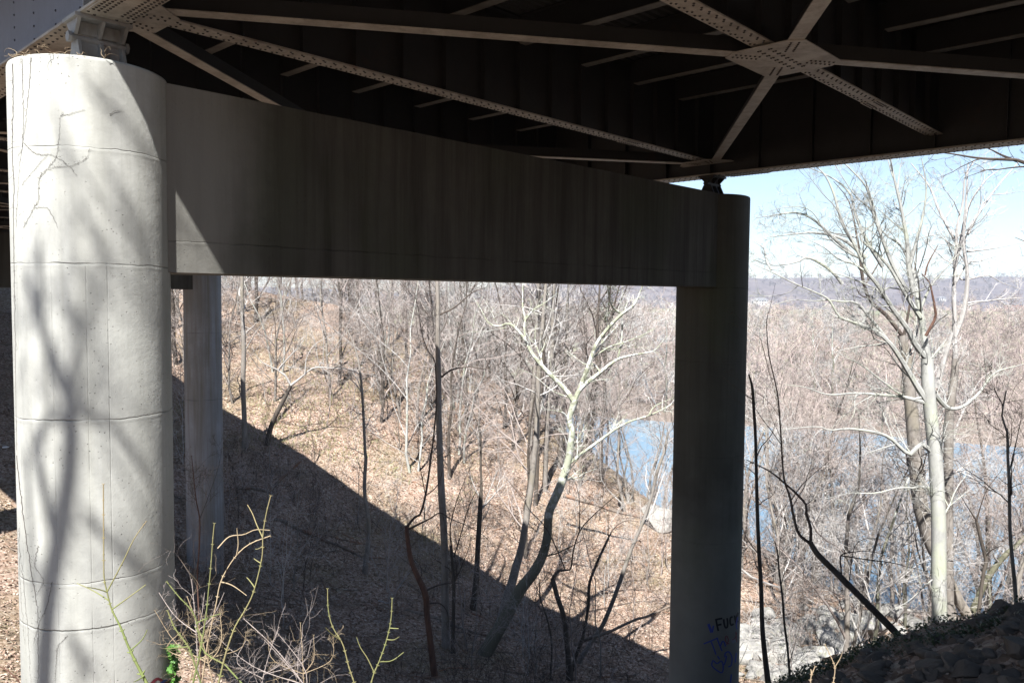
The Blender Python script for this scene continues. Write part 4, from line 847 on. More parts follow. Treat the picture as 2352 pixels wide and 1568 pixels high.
# vines on the near column
def vine(label, lines, seed, w=2.2):
    rng = np.random.default_rng(seed); g = MB(); root = None
    for L_ in lines:
        Q = resample(np.hstack([np.array(L_, float), np.zeros((len(L_), 1))]), max(14, len(L_)*11))[:, :2]
        Q[1:-1] += rng.normal(0, .8, (len(Q)-2, 2))
        Q[:, 0] = np.maximum(Q[:, 0], 26+np.clip(Q[:, 1]-200, 0, None)*.0145)
        P = np.array([oncol(*q, cL, .896, .006) for q in Q]); r = np.linspace(1, .4, len(P))*w/2*P[:, 1].mean()/F*.45
        g.tubes(P, r, 5)
        l = grow(rng, P[None], r[None], int(len(P)*.8), (30, 80), (.01, .035), 4, .02, .25, .2, (.4, .7), .0013)
        # keep side twigs outside the concrete
        A = l[0]; d = A[..., :2]-cL; rr_ = np.linalg.norm(d, axis=-1, keepdims=True); A[..., :2] = cL+d/rr_*np.maximum(rr_, .90)
        g.tubes(A, l[1], 3)
        if root is None: root = P[0]
    o = build('dead_vine', g, M['twigd'], None, root); tag(o, label, 'vine', 'bare vines clinging to the near column')
def Z0(L): return [(p[0]/3, p[1]/3) for p in L]
def Z2(L): return [(p[0]/3, 1045.3+p[1]/3) for p in L]
vine('long bare vine climbing the left edge of the sunlit column', [Z0([(85,440),(90,700),(82,1000),(95,1300),(90,1568),(100,2100),(105,2600),(112,3100)]), Z2([(110,0),(150,350),(200,700),(240,950),(262,1150),(262,1568)])], 1, 3)
vine('bare vine paired with the left edge vine near the column top', [Z0([(150,400),(155,600),(160,900),(130,1200),(110,1568)]), Z0([(215,400),(190,700),(160,950),(120,1100)])], 2)
vine('branching bare vine spreading over the upper middle of the sunlit column', [Z0([(160,1568),(235,1430),(265,1370),(270,1230),(340,1160),(500,1140),(600,1080),(610,1030),(640,1035)]), Z0([(270,1230),(380,1090),(405,950),(415,800),(440,770)]), Z0([(415,800),(500,780),(585,755)]), Z0([(235,1430),(330,1440),(400,1568)]), Z0([(160,980),(250,1060),(360,1070),(470,1140),(530,1210)]), Z0([(150,1280),(210,1200),(330,1060)])], 3, 1.6)
vine('short wisp of vine near the shadow edge on the column', [Z0([(755,790),(790,768),(850,758)])], 4, 1.6)
vine('bare vine with side shoots low on the sunlit column', [Z2([(360,870),(320,1050),(270,1150),(230,1300)]), Z2([(262,620),(240,760),(300,860),(250,960)])], 5, 1.8)
vine('thin vine near the left edge at the column foot', [Z2([(150,750),(190,1200),(212,1568)]), Z2([(130,500),(140,900),(170,1300)])], 6, 1.5)
vine('small forked vine at the foot of the sunlit column', [Z2([(465,1240),(400,1320),(385,1450),(380,1568)])], 7, 1.6)
# dead tendrils curling off the column top
rng = np.random.default_rng(5); g = MB()
top = np.array([oncol(x, 135, cL, .896, -.02) for x in (35, 50, 70, 90, 120, 180, 240, 150)]); top[:, 2] = 2.77
for p in top:
    for _ in range(3):
        d = rng.normal(0, 1, 3); d[2] = abs(d[2])*.5; Q = [p]
        for i in range(7): d = d+rng.normal(0, .5, 3)+[0, 0, -.1*i]; d /= np.linalg.norm(d); Q.append(Q[-1]+d*.035)
        Q = np.array(Q); Q[:, 2] = np.maximum(Q[:, 2], 2.75); g.tubes(Q, np.linspace(.0035, .0015, 8), 4)
tag(build('dead_vine', g, M['tan'], None, top[0]), 'dry vine tendrils curling on the top rim of the sunlit column', 'vine', 'bare vines clinging to the near column')

# ------------------------------------------------------------------ background trees
def inview(x, y, lo=-40, hi=2400):
    px = 1176+F*x/y; return lo < px < hi
def make_tree(name, label, group, seed, mt, mc, **kw):
    rng = np.random.default_rng(seed); tb, cb = proto_tree(rng, **kw)
    root = empty(name, (0, 0, 0), label, 'tree', group)
    build('trunk', tb, mt, root, smooth=True); build('crown', cb, mc, root)
    return root
def scatter(protos, spots, group, labels, rng, smin=.8, smax=1.15):
    used = set(); out = []
    for i, (x, y) in enumerate(spots):
        k = rng.integers(len(protos)); z = h1(x, y)-.1; rz = rng.uniform(0, 6.28); s = rng.uniform(smin, smax)
        if k not in used:
            used.add(k); r = protos[k]; r.location = (x, y, z); r.rotation_euler = (0, 0, rz); r.scale = (s,)*3
        else: r = copy_thing(protos[k], (x, y, z), rz, s)
        r['label'] = labels(x, y, k); r['group'] = group; out.append(r)
    for k, p in enumerate(protos):
        if k not in used:
            for c in list(p.children): bpy.data.objects.remove(c)
            bpy.data.objects.remove(p)
    return out
HL = 'tall trees on the leafy hillside across the ravine'
kinds = [('grey', 'twigw'), ('dark', 'twigp'), ('grey', 'twigp'), ('white', 'twigw'), ('dark', 'twigd'), ('grey', 'twigp')]
pr = [make_tree('hillside_tree', 'x', HL, 100+i, M[a], M[b], h=[15, 18, 13, 16, 19, 14][i], r=[.15, .2, .12, .14, .22, .13][i], lean=[.05, .12, .2, .08, .03, .15][i], nl=(11, 5, 5, 3), first=.32, rmin=.009, multi=[1, 1, 1, 2, 1, 3][i]) for i, (a, b) in enumerate(kinds)]
rng = np.random.default_rng(21); spots = []
while len(spots) < 125:
    x, y = rng.uniform(-45, 22), rng.uniform(50, 112)
    if not inview(x, y, 380, 1560): continue
    z = h1(x, y)
    if z < -24 or z > 5: continue
    if y < 66 and rng.random() < .8: continue
    if min([9]+[math.hypot(x-a, y-b) for a, b in spots]) < 1.6: continue
    spots.append((x, y))
tone = ['slender grey tree with pale twigs', 'furrowed dark tree with pinkish twigs', 'short leaning grey tree', 'pale twin-stemmed tree', 'tall dark tree', 'grey tree with three stems']
scatter(pr, spots, HL, lambda x, y, k: tone[k]+' on the leafy hillside across the ravine', rng)
# saplings, hillside and ravine floor
SG = 'thin saplings in the ravine'
pr = [make_tree('sapling', 'x', SG, 140+i, M[a], M[b], h=[6, 8, 4.5, 7][i], r=[.035, .05, .03, .045][i], lean=.15, nl=(10, 5, 4, 0), first=.2, rmin=.008, spread=(25, 60)) for i, (a, b) in enumerate([('twigw', 'twigw'), ('grey', 'twigp'), ('twigd', 'twigd'), ('twigp', 'twigp')])]
for p in pr: p['category'] = 'sapling'
spots = []
while len(spots) < 150:
    x, y = rng.uniform(-40, 26), rng.uniform(34, 95)
    if not inview(x, y, 380, 1900): continue
    z = h1(x, y)
    if z < -24: continue
    spots.append((x, y))
st = ['pale thin sapling', 'grey sapling with pinkish twigs', 'dark thin sapling', 'pinkish bushy sapling']
scatter(pr, spots, SG, lambda x, y, k: st[k]+' growing among the leaf litter of the ravine', rng, .6, 1.2)
# trees along the near river bank on the right
BG_ = 'bare trees along the near river bank'
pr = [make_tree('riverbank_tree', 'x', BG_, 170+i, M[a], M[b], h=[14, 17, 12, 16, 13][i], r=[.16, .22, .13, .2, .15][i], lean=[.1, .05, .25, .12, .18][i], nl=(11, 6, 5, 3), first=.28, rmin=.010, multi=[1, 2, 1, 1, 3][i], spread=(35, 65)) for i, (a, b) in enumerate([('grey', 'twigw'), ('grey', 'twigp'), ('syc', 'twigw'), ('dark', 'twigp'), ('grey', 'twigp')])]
spots = []
while len(spots) < 50:
    x, y = rng.uniform(14, 48), rng.uniform(36, 70)
    if not inview(x, y, 1700, 2500): continue
    z = h1(x, y)
    if z < -25.3: continue
    if y < 50 and rng.random() < .6: continue
    if min([9]+[math.hypot(x-a, y-b) for a, b in spots]) < 1.1: continue
    spots.append((x, y))
tone2 = ['grey tree with pale twigs', 'twin-stemmed grey tree', 'leaning white-barked tree', 'dark-barked tree', 'three-stemmed grey tree']
scatter(pr, spots, BG_, lambda x, y, k: tone2[k]+' on the near river bank before the blue water', rng)
# ivy-wrapped trunks
for i, (x0, y0, x1, y1, v, w_) in enumerate([(1356, 1010, 1400, 690, 74, 14), (1065, 800, 1075, 560, 86, 12)]):
    P, R_ = photo_limb(v, [(x0, y0, w_*.6), ((x0+x1)/2-4, (y0+y1)/2, w_*.5), (x1, y1, w_*.35), (x1+6, y1-120, w_*.2)])
    P = np.vstack([[P[0][0], P[0][1], h1(P[0][0], P[0][1])-.1], P]); R_ = np.concatenate([[R_[0]], R_])
    root = empty('ivy_covered_tree', P[0], ['trunk wrapped in green ivy beside the river opening', 'farther ivy wrapped trunk against the skyline'][i], 'tree', 'ivy wrapped trunks')
    g = MB(); g.tubes(P, R_, 8); l = grow(rng, P[None], R_[None], 18, (30, 60), (.15, .35), 7, .3, .15, .3, (.3, .5), .012); g.tubes(*l, 4); l = grow(rng, *l, 6, (30, 60), (.3, .6), 5, .2, .2, .1, (.4, .6), .011); g.tubes(*l, 3)
    build('trunk', g, M['dark'], root)
    n = 2600; k = rng.integers(0, len(P)-1, n); u = rng.random((n, 1)); c = P[k]*(1-u)+P[k+1]*u
    c = c+rng.normal(0, 1, (n, 3))*[.38, .38, .3]; d1_ = rng.normal(0, 1, (n, 3)); d1_ /= np.linalg.norm(d1_, axis=1, keepdims=True); d2_ = np.cross(d1_, rng.normal(0, 1, (n, 3))); d2_ /= np.linalg.norm(d2_, axis=1, keepdims=True)
    V = np.stack([c-d1_*.07, c-d2_*.06, c+d1_*.07, c+d2_*.06], 1).reshape(-1, 3); g = MB(); g.add(V, np.arange(4*n).reshape(n, 4)); build('ivy', g, M['ivy'], root)
# tree standing behind the camera whose crown shadows the near column: laid out along the sun's rays
rng = np.random.default_rng(303); g = MB(); lv = []
def sl_(L, w, t0):
    P = np.array([oncol(x, y, cL, .896, 0) for x, y in L]); P = P+SUN*t0; q4 = resample(np.hstack([P, np.linspace(w, w*.5, len(P))[:, None]]), 10); q4[1:, :3] += SUN*np.cumsum(rng.normal(0, .35, 9))[:, None]
    return q4[:, :3], q4[:, 3]
tr = sl_([(100, 1568), (110, 1412), (124, 1295), (140, 1212), (153, 1128), (163, 1045), (163, 940)], .14, 21); tr = (tr[0], np.linspace(.14, .10, 10))
lo_ = tr[0][0]; tr0 = np.array([lo_[0]-.2, lo_[1]-.3, h1(lo_[0]-.2, lo_[1]-.3)-.1])
TP = np.vstack([tr0, tr0*.55+lo_*.45+[.1, 0, 0], tr[0]]); TR = np.concatenate([[.24, .19], tr[1]])
for L, w in (([(163, 940), (153, 900), (133, 850), (110, 790), (97, 755), (77, 690), (57, 633)], .10), ([(163, 905), (177, 823), (187, 773), (200, 722), (227, 656), (240, 560)], .09), ([(130, 1260), (105, 1150), (85, 1050), (80, 990)], .07),
             ([(80, 1045), (93, 990), (133, 953), (207, 953), (267, 990), (300, 1022), (330, 1090)], .07), ([(200, 1180), (233, 1228), (283, 1278), (330, 1330)], .06), ([(163, 1462), (190, 1512), (210, 1568)], .06), ([(200, 200), (233, 233), (300, 300), (345, 350)], .035), ([(120, 240), (150, 330), (170, 430), (200, 520)], .03), ([(97, 755), (90, 650), (95, 560)], .05), ([(187, 773), (150, 700), (130, 620)], .05), ([(260, 420), (300, 520), (330, 600)], .03), ([(60, 1045), (70, 1200), (75, 1400)], .05)):
    p, r_ = sl_(L, w*.9, 21+rng.normal(0, .8)); lv.append((p, r_)); g.tubes(p, r_, 6)
root = empty('bare_tree', tr0, 'bare tree standing behind the viewpoint that throws its shadow on the near column', 'tree')
gt = MB(); gt.tubes(TP, TR, 9); build('trunk', gt, M['grey'], root, smooth=True)
PP = np.stack([p for p, _ in lv]); RR_ = np.stack([q for _, q in lv])
l = grow(rng, PP, RR_, 9, (30, 70), (.15, .45), 6, .1, .2, .1, (.3, .6), .012); g.tubes(*l, 4); l = grow(rng, *l, 4, (30, 60), (.3, .6), 5, .1, .2, .1, (.5, .8), .008); g.tubes(*l, 3)
build('crown', g, M['grey'], root)
# ------------------------------------------------------------------ woods on the far bank
FG = 'bare trees on the far river bank'
pr = []
for i in range(5):
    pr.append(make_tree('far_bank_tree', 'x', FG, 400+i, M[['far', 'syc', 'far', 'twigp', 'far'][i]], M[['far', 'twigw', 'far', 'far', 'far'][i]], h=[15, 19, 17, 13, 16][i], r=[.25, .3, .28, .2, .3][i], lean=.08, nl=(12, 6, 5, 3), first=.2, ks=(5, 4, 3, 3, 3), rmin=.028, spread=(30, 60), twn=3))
spots = []
while len(spots) < 190:
    y = rng.uniform(138, 300); x = rng.uniform(5, .68*y)
    if h1(x, y) < -24.6: continue
    if not inview(x, y, 1000, 2420): continue
    spots.append((x, y))
tf = ['pinkish grey bare tree', 'white-barked bare tree', 'broad bare tree', 'small bare tree', 'rounded bare tree']
scatter(pr, spots, FG, lambda x, y, k: tf[k]+' on the wooded far river bank', rng, .75, 1.15)
def wood(name, label, seed, n, yr, low, m, sc, kx=(0, .68), zfun=None):
    rng = np.random.default_rng(seed); pts = []
    src = []
    for i in range(4):
        tb, cb = proto_tree(np.random.default_rng(seed+i), **low); V = np.vstack(tb.v+cb.v); off = 0; Fs = []
        for vv, ff in zip(tb.v+cb.v, [f-f.min() for f in tb.f+cb.f]): Fs.append(ff+off); off += len(vv)
        src.append((V, np.vstack(Fs)))
    g = MB(); cnt = 0
    ys = yr[0]+(yr[1]-yr[0])*rng.random(n)**1.3; xs = ys*rng.uniform(*kx, n); zs = H(xs, ys, False)
    for x, y, z in zip(xs, ys, zs):
        V, Fc = src[rng.integers(4)]; a = rng.uniform(0, 6.28); c, s = math.cos(a), math.sin(a); k = rng.uniform(*sc)
        W = V@np.array([[c, s, 0], [-s, c, 0], [0, 0, 1]])*k+[x, y, z-.3]; g.add(W, Fc)
    o = build(name, g, m); tag(o, label, 'woods', None, 'stuff')
wood('distant_woods', 'grey pink mass of bare woods on the flood plain beyond the river', 500, 420, (290, 620), dict(h=14, r=.4, nl=(9, 5, 4, 0), first=.15, ks=(4, 3, 3, 3, 3), rmin=.06, spread=(30, 65)), M['far'], (.6, 1.45), (-.12, .68))
wood('distant_woods', 'purple grey woods covering the far hills on the skyline', 520, 900, (2150, 3500), dict(h=17, r=.6, nl=(8, 4, 1, 0), first=.12, ks=(3, 3, 3, 3, 3), rmin=.35, spread=(30, 70)), M['hillwood'], (.8, 1.4), (-.36, .68))
# far houses
def house(x, y, w_, d_, h_, label, m, rows, cols, seed, flat=False):
    z = h1(x, y)-1; r = empty('distant_house', (x, y, z), label, 'house', 'houses on the far side of the valley')
    g = MB(); g.box((x-w_/2, y-d_/2, z), (x+w_/2, y+d_/2, z+h_), 0, None); build('wall', g, m, r)
    g = MB(); e = 1.2
    if flat: g.box((x-w_/2-e, y-d_/2-e, z+h_+.01), (x+w_/2+e, y+d_/2+e, z+h_+.9), 0, None)
    else:
        zr = z+h_+.01; V = [(x-w_/2-e, y-d_/2-e, zr), (x+w_/2+e, y-d_/2-e, zr), (x+w_/2+e, y+d_/2+e, zr), (x-w_/2-e, y+d_/2+e, zr), (x-w_/4, y, zr+h_*.55), (x+w_/4, y, zr+h_*.55)]
        g.add(V, [(0, 1, 5, 4), (2, 3, 4, 5), (1, 2, 5, 5), (3, 0, 4, 4), (3, 2, 1, 0)])
    build('roof', g, M['roof'], r)
    for i in range(rows):
        for j in range(cols):
            wx = x-w_/2+(j+.5)*w_/cols; wz = z+1.5+(i+.3)*(h_-1.5)/rows
            g = MB(); g.box((wx-w_/cols*.25, y-d_/2-.12, wz), (wx+w_/cols*.25, y-d_/2-.02, wz+(h_-1.5)/rows*.55), 0, None); build('window', g, M['pane'], r)
for px_, y, w_, d_, h_, lb, m_, ro, co, fl in [(1745, 2350, 46, 18, 14, 'wide white building just right of the pier column on the far hill', M['wall'], 2, 6, False), (2215, 2250, 34, 18, 15, 'white gabled house on the far side seen through the pale tree', M['wall'], 2, 5, False), (2325, 2250, 60, 20, 16, 'red brick building near the right edge across the valley', M['brick'], 3, 9, True), (2160, 2500, 22, 14, 10, 'small white house higher on the far hill', M['wall'], 2, 3, False), (1930, 2200, 40, 12, 7, 'long low white building beside the far field', M['wall'], 1, 8, True)]:
    house((px_-1176)/F*y, y, w_, d_, h_, lb, m_, ro, co, 0, fl)
# ------------------------------------------------------------------ rocks
def rock_mb(rng, sx, sy, sz):
    import bmesh
    bm = bmesh.new(); bmesh.ops.create_icosphere(bm, subdivisions=3, radius=1); V = np.array([v.co[:] for v in bm.verts]); Fc = np.array([[v.index for v in f.verts] for f in bm.faces]); bm.free()
    for _ in range(9):
        n = rng.normal(0, 1, 3); n /= np.linalg.norm(n); d = rng.uniform(.45, .85); t = V@n; V = V-np.maximum(t-d, 0)[:, None]*n*.96
    V += rng.normal(0, .012, V.shape)+.04*np.sin(V[:, [1, 2, 0]]*4+rng.uniform(0, 6))
    V *= [sx, sy, sz]; return V, np.hstack([Fc, Fc[:, -1:]])
def rocks(name, cat, spots, sizes, m, group, labf, seed, sink=.35):
    rng = np.random.default_rng(seed); protos = []
    for k in range(5):
        V, Fc = rock_mb(rng, 1, rng.uniform(.6, .9), rng.uniform(.35, .65)); g = MB(); g.add(V, Fc); me = g.mesh(name); me.materials.append(m); protos.append(me)
    for i, ((x, y), s) in enumerate(zip(spots, sizes)):
        o = bpy.data.objects.new(name, protos[rng.integers(5)]); COL.objects.link(o); z = h1(x, y)
        o.location = (x, y, z+s*.5*(1-2*sink)); o.scale = (s, s, s); o.rotation_euler = (rng.normal(0, .25), rng.normal(0, .25), rng.uniform(0, 6.28)); tag(o, labf(i, x, y, s), cat, group)
rng = np.random.default_rng(77); sp = []; sz = []
while len(sp) < 110:
    t = rng.random(); x = 9+t*22+rng.normal(0, 1.9); y = 43+t*11+rng.normal(0, 2.0)
    if not inview(x, y, 1690, 2360): continue
    sp.append((x, y)); sz.append(.25+abs(rng.normal(0, .5)))
big = [(at(1795, 1462, 44), 1.9), (at(1880, 1500, 44), 1.6), (at(1905, 1400, 52), 1.0), (at(1935, 1408, 52), .9), (at(1750, 1420, 50), .9), (at(1980, 1470, 50), 1.8), (at(2060, 1420, 56), 1.6), (at(1740, 1520, 42), 1.2), (at(1850, 1540, 42), 1.5)]
for q_, s in big: sp.append((q_[0], q_[1])); sz.append(s)
rocks('boulder', 'boulder', sp, sz, M['rock'], 'boulders in the dry creek bed', lambda i, x, y, s: ('large pale boulder' if s > .9 else 'pale grey creek stone')+' in the creek bed right of the shaded column', 5)
rocks('boulder', 'boulder', [(at(1512, 1240, 62)[0], at(1512, 1240, 62)[1])], [2.0], M['rock'], None, lambda *a: 'big grey boulder on the hillside just left of the shaded column', 6, .25)
rocks('boulder', 'boulder', [(at(1690, 1600, 36)[0], 36), (at(1500, 1560, 36.5)[0], 36.5)], [1.0, .7], M['rock'], 'shaded boulders at the ravine bottom', lambda i, x, y, s: ['pale shaded boulder beside the graffitied column foot', 'smaller shaded stone at the bottom of the ravine'][i], 8, .25)
sp = []; sz = []
while len(sp) < 190:
    px_, v_ = rng.uniform(1900, 2420), rng.uniform(6.8, 11.6); x = (px_-1176)/F*v_
    if px_ < 1900+(11.6-v_)*20: continue
    sp.append((x, v_)); sz.append(.05+abs(rng.normal(0, .09))+(.08 if rng.random() < .2 else 0))
rocks('riprap_stone', 'rock', sp, sz, M['riprap'], 'loose stones on the shaded slope', lambda i, x, y, s: ('broad flat brown stone' if s > .2 else 'small brown stone')+' lying on the shaded slope at the bottom right', 9, .3)
# ------------------------------------------------------------------ ground cover
def quads(c, s, rng, flat=.5):
    n = len(c); nr_ = rng.normal(0, 1, (n, 3))*[flat, flat, 0]+[0, 0, 1]; nr_ /= np.linalg.norm(nr_, axis=1, keepdims=True)
    a = np.cross(nr_, rng.normal(0, 1, (n, 3))); a /= np.linalg.norm(a, axis=1, keepdims=True); b = np.cross(nr_, a)
    s = np.broadcast_to(s, n)[:, None]
    V = np.stack([c-a*s, c-b*s*.6, c+a*s, c+b*s*.6], 1).reshape(-1, 3); return V, np.arange(4*n).reshape(n, 4)
n = 26000; px_ = rng.uniform(1780, 2440, n); v_ = rng.uniform(10.2, 15.5, n); x = (px_-1176)/F*v_; z = H(x, v_)
k = (np.sin(x*2.1+v_*1.3)+np.sin(x*.9-v_*2.2)+rng.normal(0, .6, n)+(v_-11.5)*1.5) > .1
c = np.stack([x, v_, z+rng.uniform(.0, .16, n)], 1)[k]; V, Fc = quads(c, rng.uniform(.012, .032, len(c)), rng, .8); g = MB(); g.add(V, Fc)
tag(build('ivy_ground_cover', g, M['ivy']), 'dark ivy covering the crest of the shaded slope', 'ivy', None, 'stuff')
n = 500; a = rng.uniform(0, 1, n); c = np.array([oncol(400+rng.normal(0, 5), 1480+t*150, cL, .896, .03+rng.random()*.08) for t in a]); V, Fc = quads(c, rng.uniform(.02, .05, n), rng, 2); g = MB(); g.add(V, Fc)
m_, nt_, b_ = mat('bright_ivy_leaf', (.10, .26, .04), .5, .4)
tag(build('ivy_vine', g, m_), 'bright green ivy climbing the right foot of the sunlit column', 'ivy')
# leaf litter
n = 90000; px_ = rng.uniform(-20, 2100, n); v_ = rng.uniform(24, 70, n); x = (px_-1176)/F*v_; z = H(x, v_)
c = np.stack([x, v_, z+rng.uniform(.0, .05, n)], 1)[z > -24.5]; V, Fc = quads(c, rng.uniform(.05, .10, len(c)), rng, .7); g = MB(); g.add(V, Fc)
tag(build('fallen_leaves', g, M['leaf']), 'fallen brown leaves strewn over the ravine slopes', 'leaves', None, 'stuff')
n = 2500; px_ = rng.uniform(1800, 2440, n); v_ = rng.uniform(6.5, 12.5, n); x = (px_-1176)/F*v_; z = H(x, v_)
c = np.stack([x, v_, z+rng.uniform(.0, .03, n)], 1); V, Fc = quads(c, rng.uniform(.02, .05, len(c)), rng, .6); g = MB(); g.add(V, Fc)
tag(build('fallen_leaves', g, M['leaf']), 'fallen leaves between the stones of the shaded slope', 'leaves', None, 'stuff')
# brush: fine stems
def brush(name, label, n, xr, yr, h_, m, seed, rmin, px=None, zmin=-24.8):
    rng = np.random.default_rng(seed); v_ = rng.uniform(*yr, n*3); px_ = rng.uniform(*px, n*3); x = (px_-1176)/F*v_; z = H(x, v_)
    dens = np.sin(x*.35+1)+np.sin(v_*.27+x*.11)+rng.normal(0, 1, n*3); k = (dens > 0) & (z > zmin); x, y, z = x[k][:n], v_[k][:n], z[k][:n]; n = len(x)
    hh = rng.uniform(*h_, n)[:, None]; d = rng.normal(0, .35, (n, 3)); d[:, 2] = 1; P = [np.stack([x, y, z-.05], 1)]
    for i in range(5): d = d+rng.normal(0, .22, d.shape); d /= np.linalg.norm(d, axis=1, keepdims=True); P.append(P[-1]+d*hh/5)
    P = np.stack(P, 1); R_ = np.broadcast_to(np.linspace(rmin*1.6, rmin*.7, 6), (n, 6)); g = MB(); g.tubes(P, R_, 3)
    l = grow(rng, P, R_, 5, (25, 60), (.3, .7), 5, .2, .25, .1, (.6, .9), rmin*.8); g.tubes(*l, 3)
    tag(build(name, g, m), label, 'brush', None, 'stuff')
brush('undergrowth', 'pale leafless undergrowth over the sunlit hillside', 1200, None, (50, 95), (.6, 2.4), M['twigp'], 61, .009, (380, 1900))
brush('undergrowth', 'grey leafless undergrowth in the shaded ravine', 1400, None, (34, 58), (.5, 2.2), M['twigd'], 62, .007, (380, 1560))
brush('undergrowth', 'tan brush along the near river bank', 350, None, (40, 68), (.6, 2.2), M['twigw'], 63, .008, (1700, 2420))
brush('undergrowth', 'tangled scrub along the far river bank', 3600, None, (134, 190), (1.5, 4.5), M['far'], 64, .03, (1100, 2420))
brush('dry_grass', 'yellow green grass tufts on the hillside', 2200, None, (60, 80), (.2, .5), M['grass'], 65, .012, (560, 1100))
# fallen logs
def log(label, v0, p0, v1, p1, w_, m):
    a, b_ = at(*p0, v0), at(*p1, v1); t = np.linspace(0, 1, 9)[:, None]; P = a+(b_-a)*t
    zz = H(P[:, 0], P[:, 1]); sh = max(0, (zz-P[:, 2]).max()); P[:, 2] = np.where(w_ > 0, np.maximum(P[:, 2], zz+w_*.3), P[:, 2]); P += np.random.default_rng(int(p0[0])).normal(0, .04, P.shape)
    r = empty('fallen_log', P[0], label, 'log', 'fallen logs in the ravine'); g = MB(); g.tubes(P, np.linspace(w_, w_*.6, 9), 9, 0, True); build('trunk', g, m, r, smooth=True)
    l = grow(np.random.default_rng(int(p0[1])), P[None], np.linspace(w_, w_*.6, 9)[None], 5, (40, 80), (.1, .3), 5, .3, .2, .2, (.2, .4), .012); g = MB(); g.tubes(*l, 5); build('branch', g, m, r)
log('dark fallen log lying in the shaded ravine', 50, (630, 1312), 49, (830, 1306), .14, M['log'])
log('fallen log slanting down the sunlit slope right of the white forked tree', 58, (1294, 1137), 57, (1470, 1189), .16, M['log'])
log('reddish fallen log beside the creek bed', 55, (1705, 1318), 53, (1868, 1382), .28, M['log'])
log('thin pale fallen trunk propped up left of the shaded column', 40, (1320, 1480), 42, (1540, 1390), .09, M['log'])
log('small dark log among the hillside trees', 74, (690, 890), 72, (800, 830), .16, M['dark'])
log('moss grey log in the shaded ravine near the distant pier', 52, (540, 1200), 54, (690, 1060), .12, M['log'])
log('pale stick lying on the shaded ravine floor', 44, (870, 1430), 44, (940, 1310), .04, M['twigw'])
for lb, v0, p0, v1, p1, w_ in [('grey log on the hillside below the skyline trees', 80, (620, 860), 78, (700, 820), .12), ('dark rotten log slanting across the sunlit slope left of centre', 70, (800, 770), 72, (870, 740), .15), ('thin fallen trunk in the shade between the crooked trees', 46, (1060, 1480), 45, (1180, 1440), .08), ('pale broken branch on the shaded slope', 47, (620, 1215), 47, (690, 1290), .05), ('long fallen trunk near the ravine floor', 44, (930, 1440), 43, (1120, 1500), .11)]:
    log(lb, v0, p0, v1, p1, w_, M['log'])
n = 900; px_ = rng.uniform(0, 2000, n); v_ = rng.uniform(30, 72, n); x = (px_-1176)/F*v_; a = rng.uniform(0, 6.28, n); L_ = rng.uniform(.3, 1.6, n); tt = np.linspace(-1, 1, 4)
X_ = x[:, None]+np.cos(a)[:, None]*L_[:, None]*tt; Y_ = v_[:, None]+np.sin(a)[:, None]*L_[:, None]*tt; Z_ = H(X_.ravel(), Y_.ravel()).reshape(n, 4)+.05; P = np.stack([X_, Y_, Z_], 2)+rng.normal(0, .05, (n, 4, 3)); ok = (Z_ > -24).all(1)
g = MB(); g.tubes(P[ok], np.broadcast_to(rng.uniform(.012, .035, (n, 1)), (n, 4))[ok], 4); tag(build('fallen_twigs', g, M['log']), 'fallen sticks and twigs lying on the leaf litter', 'twigs', None, 'stuff')
# litter at the left edge
q0 = at(6, 1028, 46); g = MB(); g.tubes(np.array([[0, 0, 0], [.12, .02, 0], [.24, .03, .01], [.30, .035, .01], [.34, .04, .01]])+[q0[0], q0[1], h1(q0[0], q0[1])+.1], np.array([.055, .06, .06, .03, .025]), 10, 0, True)
tag(build('plastic_bottle', g, M['plastic'], None, q0), 'white plastic bottle lying on the dark ground at the left edge', 'litter')

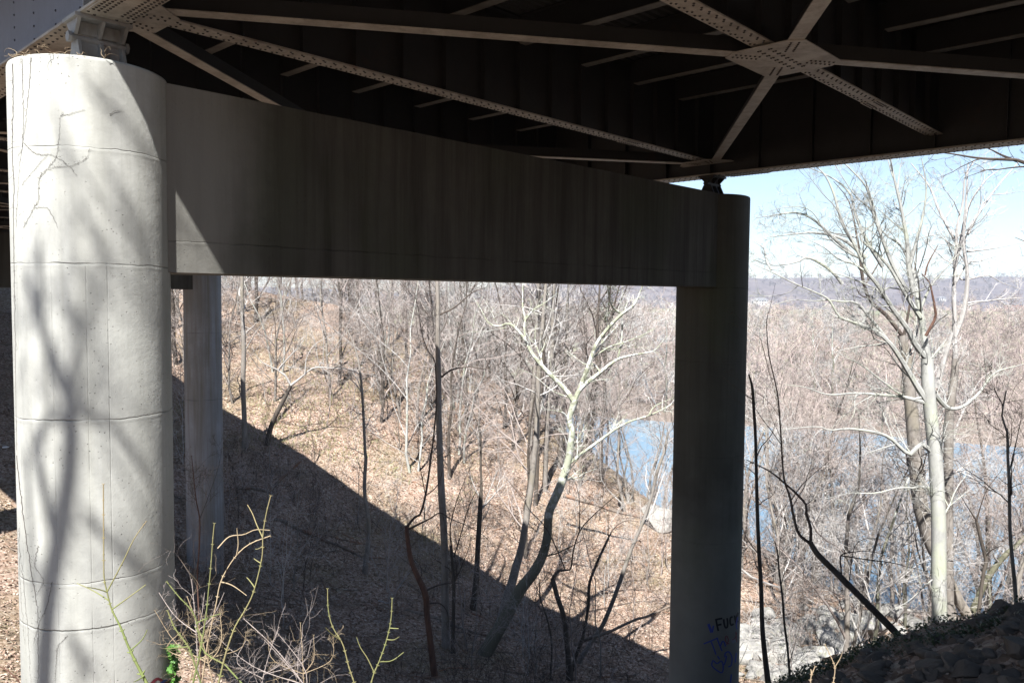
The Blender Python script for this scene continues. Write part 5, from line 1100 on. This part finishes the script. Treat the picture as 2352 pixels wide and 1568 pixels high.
# ------------------------------------------------------------------ light
w = bpy.data.worlds.new('World'); SC.world = w; w.use_nodes = True; nt = w.node_tree
sk = nt.nodes.new('ShaderNodeTexSky'); sk.sky_type = 'NISHITA'; sk.sun_disc = False; sk.sun_elevation = EL; sk.sun_rotation = math.atan2(SUNH[0], SUNH[1]); sk.altitude = 50; sk.air_density = 1.0; sk.dust_density = .2; sk.ozone_density = 1.6
bg = nt.nodes['Background']; nt.links.new(sk.outputs[0], bg.inputs[0]); bg.inputs[1].default_value = .05
sl = bpy.data.lights.new('sun', 'SUN'); sl.energy = 5; sl.angle = rad(.53); sl.color = (1, .975, .94)
so = bpy.data.objects.new('sun', sl); COL.objects.link(so); so.rotation_euler = Vector(SUN).to_track_quat('Z', 'Y').to_euler(); so.location = (0, -20, 40)
SC.view_settings.view_transform = 'Standard'; SC.view_settings.look = 'None'; SC.view_settings.exposure = 1.85; SC.view_settings.gamma = 1
SC.render.engine = 'CYCLES'; SC.cycles.diffuse_bounces = 1; SC.cycles.max_bounces = 8

# air: pale haze over the whole valley
g = MB(); g.box((-6000, -2500, -32), (8500, 7500, 320), 0, None)
hm = bpy.data.materials.new('haze_air'); hm.use_nodes = True; hn = hm.node_tree; hn.nodes.remove(hn.nodes['Principled BSDF'])
pv = hn.nodes.new('ShaderNodeVolumePrincipled'); pv.inputs['Color'].default_value = (.80, .88, 1, 1); pv.inputs['Density'].default_value = .00012; pv.inputs['Anisotropy'].default_value = .2
hn.links.new(pv.outputs[0], hn.nodes['Material Output'].inputs['Volume'])
tag(build('haze', g, hm), 'thin pale haze filling the valley air', None, None, 'stuff')

# overall paint and bark reflectance, scaled once here, tuned per material
for m_ in bpy.data.materials:
    if not m_.use_nodes or 'Principled BSDF' not in m_.node_tree.nodes: continue
    k = {'near_column_concrete': .62, 'far_column_concrete': .85, 'cap_concrete': .55, 'shade_dark_column_concrete': .8, 'flange_paint': .72, 'leaf_litter': .57, 'dry_leaf': .5, 'far_twig_bark': .9, 'pale_twig_bark': .85, 'pinkish_twig_bark': .8, 'mottled_white_bark': .74, 'pale_smooth_bark': .76, 'grey_bark': .7, 'hill_twig_bark': .7, 'river_water': .9, 'ivy_leaf': .4, 'distant_field': .5, 'riprap_stone': .5, 'fallen': .6}.get(m_.name, .6)
    b_ = m_.node_tree.nodes['Principled BSDF'].inputs['Base Color']
    mx = m_.node_tree.nodes.new('ShaderNodeMix'); mx.data_type = 'RGBA'; mx.blend_type = 'MULTIPLY'; mx.inputs[0].default_value = 1; mx.inputs[7].default_value = (k, k, k, 1)
    if b_.links: m_.node_tree.links.new(b_.links[0].from_socket, mx.inputs[6])
    else: mx.inputs[6].default_value = b_.default_value
    m_.node_tree.links.new(mx.outputs[2], b_)
